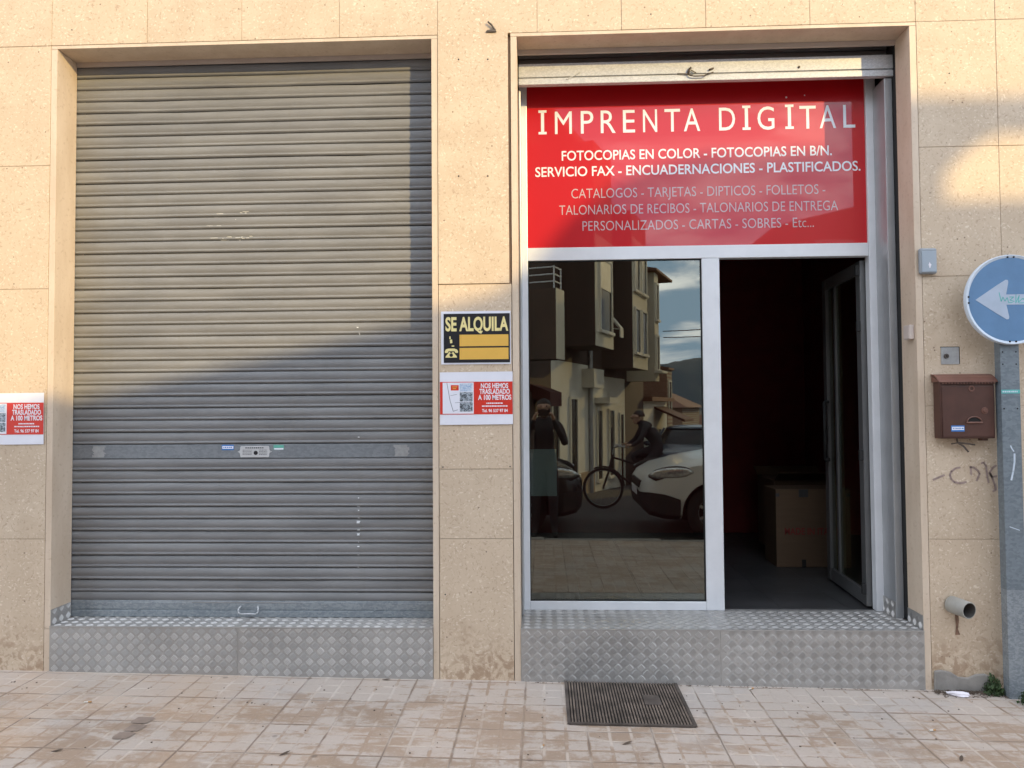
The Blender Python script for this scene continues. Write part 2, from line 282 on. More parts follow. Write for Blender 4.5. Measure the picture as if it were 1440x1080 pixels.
# ------------------------------------------------------------------ mesh helpers
class MB:
    def __init__(s): s.v = []; s.f = []; s.mi = []
    def add(s, vs, fs, m=0):
        b = len(s.v); s.v += [tuple(p) for p in vs]; s.f += [tuple(i+b for i in f) for f in fs]; s.mi += [m]*len(fs)
    def box(s, x0, x1, y0, y1, z0, z1, m=0):
        s.add([(x0,y0,z0),(x1,y0,z0),(x1,y1,z0),(x0,y1,z0),(x0,y0,z1),(x1,y0,z1),(x1,y1,z1),(x0,y1,z1)],
              [(0,3,2,1),(4,5,6,7),(0,1,5,4),(1,2,6,5),(2,3,7,6),(3,0,4,7)], m); return s
    def bar(s, p, q, r, n=8, r2=None, m=0, cap=True):
        p = Vector(p); q = Vector(q); d = (q-p).normalized(); a = d.orthogonal().normalized(); b = d.cross(a); r2 = r if r2 is None else r2
        vs = [p+(a*math.cos(2*math.pi*i/n)+b*math.sin(2*math.pi*i/n))*r for i in range(n)]+[q+(a*math.cos(2*math.pi*i/n)+b*math.sin(2*math.pi*i/n))*r2 for i in range(n)]
        fs = [(i,(i+1)%n,n+(i+1)%n,n+i) for i in range(n)]
        if cap: fs += [tuple(reversed(range(n))), tuple(range(n,2*n))]
        s.add(vs, fs, m); return s
    def path(s, pts, r, n=6, m=0):
        for a, b in zip(pts, pts[1:]): s.bar(a, b, r, n, m=m)
        return s
    def prism(s, poly, axis, a, b, m=0):     # poly: 2-D points; axis 'y': (x,z) poly from y=a to y=b; 'x': (y,z); 'z': (x,y)
        def P(p, t): return (p[0], t, p[1]) if axis == 'y' else (t, p[0], p[1]) if axis == 'x' else (p[0], p[1], t)
        n = len(poly); s.add([P(p,a) for p in poly]+[P(p,b) for p in poly], [tuple(range(n)), tuple(reversed(range(n,2*n)))]+[(i,n+i,n+(i+1)%n,(i+1)%n) for i in range(n)], m); return s
    def ring(s, c, ro, ri, y0, y1, n=48, m=0):  # annulus facing y
        vs = []
        for rr, yy in ((ro,y0),(ri,y0),(ri,y1),(ro,y1)): vs += [(c[0]+rr*math.cos(2*math.pi*i/n), yy, c[1]+rr*math.sin(2*math.pi*i/n)) for i in range(n)]
        fs = []
        for k in range(4):
            a = k*n; b = ((k+1)%4)*n
            fs += [(a+i, a+(i+1)%n, b+(i+1)%n, b+i) for i in range(n)]
        s.add(vs, fs, m); return s
    def torus(s, c, R_, r, axis='y', n=40, k=10, m=0):
        vs = []
        for i in range(n):
            a = 2*math.pi*i/n
            for j in range(k):
                b = 2*math.pi*j/k; rr = R_+r*math.cos(b); h = r*math.sin(b)
                p = (rr*math.cos(a), h, rr*math.sin(a)) if axis == 'y' else (h, rr*math.cos(a), rr*math.sin(a))
                vs.append((c[0]+p[0], c[1]+p[1], c[2]+p[2]))
        s.add(vs, [(i*k+j, ((i+1)%n)*k+j, ((i+1)%n)*k+(j+1)%k, i*k+(j+1)%k) for i in range(n) for j in range(k)], m); return s
    def loft(s, rings, m=0, caps=True):
        k = len(rings[0]); vs = [p for r in rings for p in r]
        fs = [(i*k+j, i*k+(j+1)%k, (i+1)*k+(j+1)%k, (i+1)*k+j) for i in range(len(rings)-1) for j in range(k)]
        if caps: fs += [tuple(reversed(range(k))), tuple((len(rings)-1)*k+j for j in range(k))]
        s.add(vs, fs, m); return s
    def build(s, name, mats, parent=None, bevel=0, smooth=False, local=False, seg=2, fix=True):
        me = bpy.data.meshes.new(name)
        off = Vector((0,0,0))
        if parent is not None and not local: off = wloc(parent)
        me.from_pydata([tuple(Vector(p)-off) for p in s.v], [], s.f)
        for m in (mats if isinstance(mats, (list, tuple)) else [mats]): me.materials.append(M[m] if isinstance(m, str) else m)
        for p, k in zip(me.polygons, s.mi): p.material_index = k; p.use_smooth = smooth
        if fix:
            bm = bmesh.new(); bm.from_mesh(me); bmesh.ops.recalc_face_normals(bm, faces=bm.faces); bm.to_mesh(me); bm.free()
        o = bpy.data.objects.new(name, me); C.objects.link(o)
        if parent is not None: o.parent = parent
        if bevel:
            b = o.modifiers.new('bevel', 'BEVEL'); b.width = bevel; b.segments = seg; b.limit_method = 'ANGLE'; b.angle_limit = R(40)
        return o
def wloc(o):
    v = Vector(o.location)
    while o.parent: o = o.parent; v = v+Vector(o.location)
    return v
def tag(o, label=None, cat=None, group=None, kind=None):
    if label: o['label'] = label
    if cat: o['category'] = cat
    if group: o['group'] = group
    if kind: o['kind'] = kind
    return o
def thing(name, label, cat, loc=(0,0,0), rz=0, group=None):
    o = bpy.data.objects.new(name, None); C.objects.link(o); o.location = loc; o.rotation_euler = (0,0,rz); o.empty_display_size = 0.2
    return tag(o, label, cat, group)
def copy_tree(o, parent=None):
    c = o.copy(); C.objects.link(c)
    if parent: c.parent = parent
    for ch in o.children: copy_tree(ch, c)
    return c
_dg = None
def text_mesh(body, bold=0.0, extrude=0.0):
    cu = bpy.data.curves.new('t', 'FONT'); cu.body = body; cu.size = 1; cu.offset = bold; cu.extrude = 0; cu.resolution_u = 4
    ob = bpy.data.objects.new('t', cu); C.objects.link(ob)
    dg = bpy.context.evaluated_depsgraph_get(); me = bpy.data.meshes.new_from_object(ob.evaluated_get(dg))
    vs = [v.co.copy() for v in me.vertices]; fs = [tuple(p.vertices) for p in me.polygons]
    bpy.data.objects.remove(ob); bpy.data.curves.remove(cu); bpy.data.meshes.remove(me); return vs, fs
def text(mb, body, x0, x1, z0, cap, y, bold=0.0, m=0, zfit=None):
    """flat lettering on a plane facing -y: fitted between x0 and x1, baseline z0, capital height cap"""
    vs, fs = text_mesh(body, bold)
    xs = [v.x for v in vs]; a, b = min(xs), max(xs); k = (x1-x0)/max(1e-6, b-a)
    kz = cap/0.73 if zfit is None else zfit
    mb.add([(x0+(v.x-a)*k, y, z0+v.y*kz) for v in vs], fs, m)

def gz(x): return 0.017-0.0128*x                      # the pavement falls gently to the right

# ------------------------------------------------------------------ ground
mb = MB()
NX = 60
for i in range(NX):
    a = -20+40*i/NX; b = -20+40*(i+1)/NX
    mb.add([(a,-3.66,gz(a)),(b,-3.66,gz(b)),(b,0.35,gz(b)),(a,0.35,gz(a))], [(0,1,2,3)])
o = mb.build('sidewalk', 'tiles', fix=False); tag(o, kind='structure')
mb = MB()
for i in range(30):
    a = -20+40*i/30; b = a+40/30-0.006
    z = gz((a+b)/2)+0.002; mb.box(a, b, -3.81, -3.664, -0.4, z)
o = mb.build('kerb', 'cement', bevel=0.012); tag(o, kind='structure')
def rz(y): return -0.13 if y > -7.5 else (-0.13-0.05*(-7.5-y) if y > -70 else -3.255)
mb = MB(); ys = [-3.81,-7.5,-10,-20,-30,-50,-70,-300,-3000]
for a, b in zip(ys, ys[1:]):
    w = 60 if b > -80 else 3000
    for i in range(-4, 4): mb.add([(w*i/4,b,rz(b)),(w*(i+1)/4,b,rz(b)),(w*(i+1)/4,a,rz(a)),(w*i/4,a,rz(a))], [(0,1,2,3)])
o = mb.build('road', 'asphalt'); tag(o, kind='structure')
mb = MB(); mb.box(-2000, 2000, 0.9, 2000, -0.9, -0.5)
o = mb.build('ground', 'cement'); tag(o, kind='structure')
mb = MB()
for x0, x1, y0, y1 in ((-1.972,-1.876,-0.668,-0.592),(-1.955,-1.872,-0.752,-0.678),(-1.965,-1.88,-0.835,-0.762)):
    pts = [(x0+0.01,y0),(x1-0.012,y0+0.004),(x1,y1-0.01),(x1-0.02,y1),(x0+0.006,y1-0.002),(x0,y0+0.02)]
    mb.add([(x,y,gz(x)+0.003) for x,y in pts], [tuple(range(6))])
o = mb.build('tile_stain', 'stain', fix=False); tag(o, kind='structure')

# ------------------------------------------------------------------ the shop building
shop = thing('shop_building', 'pale stone clad street front with a closed metal shutter and a red signed shopfront', 'building', (0,0,0))
L0, L1, R0, R1, TOP, STEP = -2.805, -0.622, -0.137, 2.040, 3.625, 0.305
rnd = random.Random(7)
def panels():
    mb = MB(); g = 0.0012
    def pan(x0, x1, z0, z1, proud=0.0):
        j = rnd.uniform(-0.0008, 0.0008)-proud
        mb.box(x0+g, x1-g, j, 0.03, z0+g, z1-g)
    zt = [3.645, 4.35, 5.06, 5.77, 6.48]
    for k, (a, b) in enumerate(zip(zt, zt[1:])):
        xs = [-7.4,-6.8,-6.24,-5.67,-5.1,-4.54,-3.97,-3.4,-2.84,-2.274,-1.718,-1.151,-0.587,-0.020,0.455,0.925,1.50,2.075,2.505,3.07,3.64,4.2,4.77,5.33,5.9,6.5,7.1]
        for p, q in zip(xs, xs[1:]): pan(p, q, a, b)
    zs = [-0.06, 0.795, 1.517, 2.226, 2.942, 3.645]
    for a, b in zip(zs, zs[1:]):
        for p, q in ((-7.4,-6.6),(-6.6,-5.8),(-5.8,-5.0),(-5.0,-4.2),(-4.2,-3.45),(-3.45,-2.842)): pan(p, q, a, b)
        for p, q in ((2.077,2.505),(2.505,3.2),(3.2,3.9),(3.9,4.6),(4.6,5.3),(5.3,6.2),(6.2,7.1)): pan(p, q, a, b)
    pan(-0.587, -0.186, 2.220, 3.648, 0.004)
    for a, b in ((-0.06,0.797),(0.797,1.183),(1.183,1.62),(1.62,2.219)): pan(-0.587, -0.174, a, b)
    return mb
panels().build('wall', 'stone', shop, bevel=0.0012, seg=1)
mb = MB()
mb.box(-7.4,-2.846,0.004,0.34,-0.3,3.64).box(-0.584,-0.176,0.029,0.34,-0.3,3.64).box(2.079,7.1,0.004,0.34,-0.3,3.64).box(-7.4,7.1,0.004,0.34,3.66,6.46)
mb.build('wall_core', 'mortar', shop)
mb = MB()
mb.box(-2.840,L0,0.0,0.185,0.29,3.623).box(L1,-0.589,0.0,0.185,-0.05,3.623).box(-2.840,-0.589,0.0005,0.175,3.625,3.6435)
mb.box(-2.840,L0,0.0,0.05,-0.05,0.288)
mb.box(-0.1715,R0,0.0,0.17,-0.05,3.623).box(R1,2.0755,0.0,0.172,-0.05,3.623).box(-0.1715,2.0755,0.0005,0.165,3.625,3.6435)
mb.box(-1.715,-1.712,0.02,0.15,3.6245,3.626)
mb.build('door_surround', 'trim', shop, bevel=0.002)
mb = MB(); mb.box(L0,L1,0.177,0.19,3.600,3.64).box(R0,R1,0.167,0.185,3.600,3.64); mb.build('plaster_lath', 'beige_plastic', shop)
# inside: room shell, side returns, shutter housings
mb = MB()
mb.box(-0.30,-0.18,0.345,6,0.2,3.5).box(2.55,2.67,0.345,6,0.2,3.5).box(-0.30,2.67,5.9,6.0,0.2,3.5).box(-0.30,2.67,0.45,6,3.3,3.45)
mb.box(2.09,2.55,0.345,0.43,0.2,3.5)
mb.box(-7.4,7.1,0.30,0.36,3.66,6.4).box(-7.4,7.1,0.45,8,6.4,6.46).box(-7.4,-7.3,0.35,8,-0.3,6.4).box(7.0,7.1,0.35,8,-0.3,6.4).box(-7.3,7.0,7.9,8,-0.3,6.4)
mb.box(R0,R1,0.42,0.62,3.52,3.66).box(-2.9,-0.55,0.36,0.40,0.0,3.9)
mb.build('interior_shell', 'inner_dark', shop)
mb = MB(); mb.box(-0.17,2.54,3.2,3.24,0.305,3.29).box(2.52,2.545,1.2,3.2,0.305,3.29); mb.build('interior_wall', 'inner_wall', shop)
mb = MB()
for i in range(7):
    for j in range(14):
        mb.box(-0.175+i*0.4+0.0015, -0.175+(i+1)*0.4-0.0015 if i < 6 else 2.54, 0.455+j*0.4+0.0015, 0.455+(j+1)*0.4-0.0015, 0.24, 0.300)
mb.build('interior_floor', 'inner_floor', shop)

# closed roller shutter
PITCH_S = 0.0714
def slat_profile(z0):
    pts = [(0.006, z0), (0.003, z0-0.0025)]
    for k in range(9):
        t = k/8.0; pts.append((-0.0105*math.sin(math.pi*(0.10+0.86*t))**0.8+0.001, z0-0.004-0.047*t))
    for k in range(6):
        t = k/5.0; pts.append((-0.0085*math.sin(math.pi*(0.06+0.88*t))-0.0005, z0-0.0525-0.0150*t))
    pts.append((0.004, z0-0.0700)); return pts
def slat_y(z):
    for zt, zb, n in SLATS:
        if zb <= z <= zt:
            k = int((zt-z)/PITCH_S); z0 = zt-k*PITCH_S; pr = slat_profile(z0)
            for (ya, za), (yb, zb_) in zip(pr, pr[1:]):
                if zb_ <= z <= za: return 0.2+ya+(yb-ya)*(za-z)/max(1e-6, za-zb_)
    return 0.2
SLATS = [(1.320+PITCH_S*33, 1.320, 33), (1.236, 1.236-PITCH_S*12, 12)]
def curtain(x0, x1, specs, yb, seed, nseg=18):
    mb = MB(); rr = random.Random(seed)
    for zt, zb, n in specs:
        for k in range(n):
            dy = rr.uniform(-0.0020, 0.0020); tilt = rr.uniform(-0.0028, 0.0028); bow = rr.uniform(-0.004, 0.003); dx = rr.uniform(0.1,0.9); dd = rr.choice((0,0,0,0.004,0.006))
            pr = slat_profile(zt-k*PITCH_S); vs = []; m = len(pr)
            for i in range(nseg+1):
                t = i/nseg; x = x0+(x1-x0)*t
                w = 0.0016*math.sin(x*3.1+k*0.35)+bow*math.sin(math.pi*t)+dd*math.exp(-((t-dx)/0.06)**2)
                vs += [(x, yb+y+dy+w, z+tilt*(t-0.5)) for y, z in pr]
            mb.add(vs, [(i*m+j, (i+1)*m+j, (i+1)*m+j+1, i*m+j+1) for i in range(nseg) for j in range(m-1)])
    return mb
shutter = curtain(-2.86, -0.585, SLATS, 0.2, 3).build('roller_shutter', 'slat', shop, smooth=True, fix=False)
mb = MB(); mb.box(-2.86,-0.585,0.1925,0.206,1.2375,1.319); lb = mb.build('lock_band', 'galv_dull', shutter, bevel=0.002)
mb = MB(); mb.box(-2.86,-0.60,0.190,0.215,0.352,0.394).box(-2.86,-0.60,0.193,0.215,0.345,0.352).box(-2.86,-0.60,0.188,0.215,0.3085,0.345).box(-2.86,-0.60,0.194,0.212,0.394,0.402)
for x in (-2.40, -1.0): mb.prism([(x-0.02,0.335),(x-0.012,0.335),(x+0.022,0.358),(x+0.014,0.358)], 'y', 0.183, 0.189)
mb.build('bottom_bar', 'galv', shutter, bevel=0.003)
mb = MB(); xs0, xs1 = -1.792, -1.675; mb.path([(xs0+0.01,0.189,0.372),(xs0,0.172,0.362),(xs0,0.168,0.342),(xs0+0.012,0.166,0.333),(xs1-0.012,0.166,0.333),(xs1,0.168,0.342),(xs1,0.172,0.362),(xs1-0.01,0.189,0.372)], 0.0045, 8)
mb.build('pull_handle', 'galv_bar', shutter, smooth=True)
mb = MB(); mb.prism([(-1.809,1.275),(-1.795,1.283),(-1.793,1.302),(-1.788,1.3085),(-1.625,1.3085),(-1.620,1.302),(-1.618,1.283),(-1.604,1.275),(-1.618,1.266),(-1.620,1.248),(-1.625,1.2425),(-1.788,1.2425),(-1.793,1.248),(-1.795,1.266)], 'y', 0.1895, 0.1923)
lp = mb.build('lock_plate', plain('pale_lock_plate', (0.52,0.52,0.52), 0.45, 0.1, 0.05), shutter, bevel=0.0008)
mb = MB(); mb.bar((-1.7,0.1893,1.268),(-1.7,0.196,1.268),0.0125,20)
for k in range(9): mb.box(-1.762+k*0.0125,-1.753+k*0.0125,0.1888,0.1893,1.2945,1.3005)
for zz in (1.283,1.274,1.2655,1.257):
    for a, b in ((-1.778,-1.722),(-1.680,-1.632)):
        x = a
        while x < b:
            w = rnd.uniform(0.003,0.009); mb.box(x, min(b,x+w), 0.1888, 0.1893, zz, zz+0.0028); x += w+0.0025
mb.build('lock_cylinder', 'black_card', lp) if False else mb.build('keyhole', 'black_card', lp)
def sticker(parent, x0, x1, z0, z1, y, mat, name='sticker', white=(0.25,0.78)):
    mb = MB(); mb.box(x0,x1,y-0.0008,y,z0,z1); h = z1-z0
    mb.box(x0+0.004,x1-0.003,y-0.0013,y-0.0008,z0+h*white[0],z0+h*white[1],1)
    x = x0+0.010
    while x < x1-0.012:
        w = rnd.uniform(0.004,0.009); mb.box(x,x+w,y-0.0016,y-0.0013,z0+h*0.42,z0+h*0.62,2); x += w+0.004
    return mb.build(name, [mat,'paper',mat], parent)
s_ = sticker(shutter, -1.905,-1.832,1.285,1.316,0.1925,'sticker_blue'); s_['label'] = 'small blue and white sticker'
s_ = sticker(shutter, -1.594,-1.533,1.2855,1.314,0.1925,'sticker_green', white=(0.05,0.35)); s_['label'] = 'small green sticker'
for x, w in ((-2.65,0.045),(-0.835,0.05)):
    mb = MB()
    for k in range(10): 
        a = rnd.uniform(-w,w*0.6); z = 1.245+0.0066*k; mb.box(x-w*0.8+rnd.uniform(-.008,.008), x+w*0.8+rnd.uniform(-.008,.008), 0.1916, 0.1922, z, z+0.0068)
    mb.build('worn_patch', 'worn', lb)
mb = MB(); rr = random.Random(5)
def dab(mb, x0, x1, z0, z1, lift=0.0008):
    n = 4; vs = []
    for i in range(n+1):
        z = z1+(z0-z1)*i/n; y = slat_y(z)-lift-0.0022; jl, jr = rr.uniform(0,0.25), rr.uniform(0,0.25); vs += [(x0+(x1-x0)*jl, y, z), (x1-(x1-x0)*jr, y, z)]
    mb.add(vs, [(2*i,2*i+1,2*i+3,2*i+2) for i in range(n)])
def snap(z, frac):
    for zt, zb, n in SLATS:
        if zb <= z <= zt: return zt-int((zt-z)/PITCH_S)*PITCH_S-frac*PITCH_S
    return z
for zz, w, h in ((1.002,0.010,0.006),(0.955,0.020,0.013),(0.93,0.012,0.006),(0.885,0.019,0.008),(0.862,0.022,0.014),(0.815,0.020,0.009),(0.79,0.018,0.012),(0.745,0.010,0.005),(0.72,0.014,0.006),(0.67,0.012,0.005),(0.60,0.010,0.004)):
    dab(mb, -1.088-w/2+rr.uniform(-.003,.003), -1.088+w/2, zz-h/2, zz+h/2)
dab(mb, -1.094,-1.078,1.355,1.360); dab(mb,-1.10,-1.085,2.00,2.006); dab(mb,-1.088,-1.078,1.96,1.972)
mb.build('paint_drip', 'white_paint', shutter, fix=False)
mb = MB()
for base, xa, xb, n in ((2.703,-2.05,-1.71,16),(2.665,-2.05,-1.75,8),(2.63,-2.02,-1.90,5),(2.545,-1.99,-1.72,12),(2.505,-1.98,-1.70,14)):
    for i in range(n):
        w = rr.uniform(0.012,0.055); x = rr.uniform(xa, xb-w); z = base+rr.uniform(-0.014,0.012); h = rr.uniform(0.003,0.007); dab(mb, x, x+w, z, z+h)
mb.build('glue_mark', 'residue', shutter, fix=False)

# raised roller shutter over the shopfront
raised = curtain(R0+0.003, R1+0.01, [(3.560+PITCH_S*3, 3.560, 3)], 0.300, 9).build('raised_roller_shutter', 'slat', shop, smooth=True, fix=False)
mb = MB(); mb.box(R0+0.003,2.050,0.2135,0.245,3.482,3.564).box(R0+0.003,2.050,0.222,0.245,3.474,3.482).box(R0+0.003,2.050,0.211,0.247,3.437,3.474)
for x in (0.19,):
    mb.prism([(x-0.045,3.462),(x-0.033,3.460),(x+0.045,3.503),(x+0.033,3.505)], 'y', 0.205, 0.2115)
mb.build('bottom_bar', 'galv_bar', raised, bevel=0.003)
mb = MB(); mb.path([(0.80,0.208,3.478),(0.86,0.203,3.474),(0.875,0.196,3.462),(0.895,0.194,3.457),(0.955,0.194,3.457),(0.970,0.198,3.468),(1.01,0.206,3.482)], 0.004, 6)
mb.path([(0.865,0.205,3.478),(0.868,0.203,3.50),(0.880,0.205,3.512)], 0.007, 6).path([(0.880,0.205,3.498),(0.91,0.205,3.480)],0.003,6)
mb.build('pull_handle', 'rust', raised, smooth=True)
mb = MB(); mb.path([(0.985,0.207,3.497),(1.012,0.207,3.507)], 0.0055, 6); mb.build('pin', 'rust', raised, smooth=True)
mb = MB(); mb.bar((1.507,0.209,3.502),(1.507,0.214,3.502),0.007,10); mb.build('bolt', 'rust', raised, smooth=True)
mb = MB()
mb.box(1.998,2.044,0.225,0.396,0.308,3.43); mb.build('guide_rail', 'alu_grey', shop, bevel=0.004)
mb = MB(); mb.box(R0-0.001,R0+0.0125,0.26,0.396,0.308,3.43); mb.build('guide_rail', 'alu_grey', shop, bevel=0.004)
mb = MB(); mb.box(2.0455,2.0745,0.174,0.40,0.308,3.62); mb.build('guide_gasket', 'rubber', shop)

# shop window: frame, pane, transom, posts
GY = 0.40
mb = MB()
fr = [(R0+0.0005,-0.090,STEP+0.002,3.62),(1.955,2.014,STEP+0.002,3.62),(0.961,1.067,STEP+0.002,2.419),(-0.0895,1.9545,2.4195,2.4985),(-0.0895,0.9605,STEP+0.002,0.3585)]
for x0,x1,z0,z1 in fr: mb.box(x0,x1,GY-0.022,GY+0.035,z0,z1)
mb.box(1.068,1.9545,GY-0.01,GY+0.03,3.545,3.62) if False else None
win = mb.build('shop_window', 'alu', shop, bevel=0.003); win['label'] = 'shop window with white aluminium frame and dark mirrored pane'
mb = MB(); mb.add([(-0.0885,GY,0.3585),(0.9605,GY,0.3585),(0.9605,GY,2.4195),(-0.0885,GY,2.4195)], [(0,1,2,3)], 0)
mb.add([(-0.0885,GY+0.008,0.3585),(0.9605,GY+0.008,0.3585),(0.9605,GY+0.008,2.4195),(-0.0885,GY+0.008,2.4195)], [(3,2,1,0)], 1)
mb.build('pane', ['pane','pane_back'], win, fix=False)
mb = MB(); e = 0.005
mb.box(-0.0895,-0.0895+e,GY-0.012,GY-0.001,0.359,2.419).box(0.9605-e,0.9605,GY-0.012,GY-0.001,0.359,2.419).box(-0.0845,0.9555,GY-0.012,GY-0.001,2.414,2.419).box(-0.0845,0.9555,GY-0.012,GY-0.001,0.359,0.364)
mb.build('pane_gasket', 'rubber', win)

# door, opened inwards, hinged on the right post
HX, HY = 1.950, 0.447; FX, FY = 2.003, 1.215
du = Vector((FX-HX, FY-HY, 0)); DL = du.length; du.normalize(); dn = Vector((-du.y, du.x, 0))   # dn points into the doorway
def leaf(mb, a, b, z0, z1, t0=-0.024, t1=0.024, m=0):
    P = [Vector((HX,HY,0))+du*a+dn*t0, Vector((HX,HY,0))+du*b+dn*t0, Vector((HX,HY,0))+du*b+dn*t1, Vector((HX,HY,0))+du*a+dn*t1]
    vs = [(p.x,p.y,z0) for p in P]+[(p.x,p.y,z1) for p in P]
    mb.add(vs, [(0,3,2,1),(4,5,6,7),(0,1,5,4),(1,2,6,5),(2,3,7,6),(3,0,4,7)], m)
mb = MB(); DZ0, DZ1 = 0.318, 2.405
leaf(mb,0,0.0745,DZ0,DZ1); leaf(mb,DL-0.0745,DL,DZ0,DZ1); leaf(mb,0.0752,DL-0.0752,DZ0,DZ0+0.085,-0.022,0.022); leaf(mb,0.0752,DL-0.0752,DZ1-0.075,DZ1,-0.022,0.022)
leaf(mb,0.52,0.555,DZ0+0.0855,DZ1-0.0755,-0.016,0.016)
door = mb.build('shop_door', 'door_alu', shop, bevel=0.003); door['label'] = 'grey framed glass door standing open inwards'
mb = MB(); leaf(mb,0.0755,0.5195,DZ0+0.0855,DZ1-0.0755,-0.003,0.003); leaf(mb,0.5555,DL-0.0755,DZ0+0.0855,DZ1-0.0755,-0.003,0.003)
mb.build('door_pane', 'door_glass', door)
for zc in (2.345, 2.005, 1.222, 0.42):
    mb = MB(); leaf(mb,-0.004,0.020,zc-0.032,zc+0.032,0.0245,0.047); mb.build('hinge', 'rubber', door, bevel=0.003)
mb = MB(); p = Vector((HX,HY,0))+du*(DL-0.11)+dn*0.055
mb.path([(p.x+0.03,p.y,1.15),(p.x,p.y,1.15),(p.x,p.y,1.55),(p.x+0.03,p.y,1.55)],0.011,10); mb.build('door_handle', 'rubber', door, smooth=True)

# chequer plate steps
def lug_field(mb, u0, u1, v0, v1, mapf, su=0.0627, sv=0.0600, m=1, ang=45):
    L, W, H = 0.0340, 0.0048, 0.0019
    def lug(cu, cv, sgn):
        ca = math.cos(R(ang))*1.0; sa = math.sin(R(ang))*sgn
        for k in range(5):
            off = (k-2)*0.0066; ln = L*(0.5 if abs(k-2) < 2 else 0.44)
            q = []
            for (a, b, h) in ((-ln,-W/2,0),(ln,-W/2,0),(ln,W/2,0),(-ln,W/2,0),(-ln*0.82,-W*0.28,H),(ln*0.82,-W*0.28,H),(ln*0.82,W*0.28,H),(-ln*0.82,W*0.28,H)):
                uu = cu+ca*a-sa*(b+off); vv = cv+sa*a+ca*(b+off)
                if sgn < 0: pass
                q.append((min(max(uu,u0),u1), min(max(vv,v0),v1), h))
            mb.add([mapf(*p) for p in q], [(4,5,6,7),(0,1,5,4),(1,2,6,5),(2,3,7,6),(3,0,4,7)], m if sgn > 0 else 2)  # material by lean
    i = 0; u = u0+0.028
    while u < u1:
        v = v0+0.018
        while v < v1: lug(u, v, 1); v += sv
        v = v0+0.018+sv/2
        while v < v1: lug(u+su/2, v, -1) if u+su/2 < u1 else None; v += sv
        u += su
def step(x0, x1, xm, lab, sub):
    mb = MB()
    for a, b in ((x0, xm-0.0006), (xm+0.0006, x1)):
        mb.add([(a,-0.006,gz(a)-0.03),(b,-0.006,gz(b)-0.03),(b,-0.006,STEP),(a,-0.006,STEP),(a,0.42,STEP),(b,0.42,STEP),(b,0.42,gz(b)-0.03),(a,0.42,gz(a)-0.03)],
               [(0,1,2,3),(3,2,5,4),(5,6,7,4),(1,6,5,2),(0,3,4,7)], 0)
        lug_field(mb, a+0.002, b-0.002, gz((a+b)/2)+0.006, STEP-0.006, lambda u, v, h: (u, -0.0062-h, v))
        lug_field(mb, a+0.002, b-0.002, 0.002, 0.20 if x0 < -1 else 0.40, lambda u, v, h: (u, v, STEP+0.0002+h))
    mts = ['plate','lug','lug_shade'] if x0 < -1 else ['plate_b','lug_b','lug_b_shade']
    o = mb.build('entrance_step', mts, shop, fix=False); o['label'] = lab
    mb = MB()
    for x in sub: mb.box(x[0], x[1], x[2], x[3], STEP+0.001, x[4])
    mb.box(x0, x1, -0.0085, -0.0062, STEP-0.0045, STEP+0.0018)
    for x in sub:
        if x[1]-x[0] < 0.01:
            sg = -1 if x[5] < 0 else 1; xf = x[0] if sg < 0 else x[1]
            lug_field(mb, x[2]+0.002, x[3]-0.002, STEP+0.002, x[4]-0.002, lambda u, v, h: (xf+sg*(0.0002+h), u, v), m=1)
    mb.build('kick_plate', mts, o)
    return o
step(L0+0.0005, L1-0.001, -1.722, 'chequer plate step below the closed shutter', [(L0+0.0005,L0+0.0035,0.0,0.182,0.395,1)])
step(R0+0.001, R1-0.0005, 0.952, 'chequer plate step below the shop window and doorway', [(R1-0.0035,R1-0.0005,0.0,0.17,0.385,-1),(1.994,1.9975,0.228,0.395,0.40,-1)])

# wall details that belong to the building
mb = MB()
pts = [(2.08,-0.0),(2.385,-0.0),(2.39,0.085),(2.345,0.105),(2.30,0.10),(2.26,0.082),(2.21,0.085),(2.17,0.11),(2.12,0.12),(2.085,0.115)]
mb.prism([(x, z+gz(x)-0.01) for x, z in pts], 'y', -0.016, -0.0013)
mb.build('cement_patch', 'cement', shop, bevel=0.008)
mb = MB()
def scrib(mb, pts, y, w):
    for (xa,za),(xb,zb) in zip(pts, pts[1:]):
        d = Vector((xb-xa, zb-za)); 
        if d.length < 1e-5: continue
        d.normalize(); nx, nz = -d.y*w/2, d.x*w/2
        mb.add([(xa-nx-d.x*w*.2,y,za-nz-d.y*w*.2),(xb-nx+d.x*w*.2,y,zb-nz+d.y*w*.2),(xb+nx+d.x*w*.2,y,zb+nz+d.y*w*.2),(xa+nx-d.x*w*.2,y,za+nz-d.y*w*.2)], [(0,1,2,3)])
kx = 0.000343; 
def gp(l): return [(2.101+p[0]*kx, 1.248-p[1]*kx) for p in l]
for l in ([(20,385),(110,345),(195,310)], [(440,190),(370,205),(310,250),(280,310),(300,370),(350,420),(430,440),(530,420)], [(600,180),(660,195),(720,245),(740,290),(715,350),(690,400)], [(605,180),(612,300)],
          [(770,125),(810,115),(845,170),(850,260),(860,350),(875,430)], [(1000,160),(940,200),(890,280),(930,340),(1000,330)], [(905,280),(940,380),(970,470),(985,540),(940,570)]):
    scrib(mb, gp(l), -0.0022, 0.0105)
mb.build('graffiti', 'scribble', shop, fix=False)
for x, z in ((-0.466,3.499),(-0.300,3.495),(-0.469,2.831),(-0.304,2.828)): mb = MB(); mb.bar((x,-0.0065,z),(x,-0.002,z),0.0045,10); mb.build('screw_hole', 'black_card', shop)
for x, z in ((-0.565,1.195),(-0.19,1.197),(-0.555,0.49),(2.25,3.35),(-2.72,3.735),(0.62,3.73)): mb = MB(); mb.bar((x,-0.0022,z),(x,0.002,z),0.004,8); mb.build('screw_hole', 'black_card', shop)

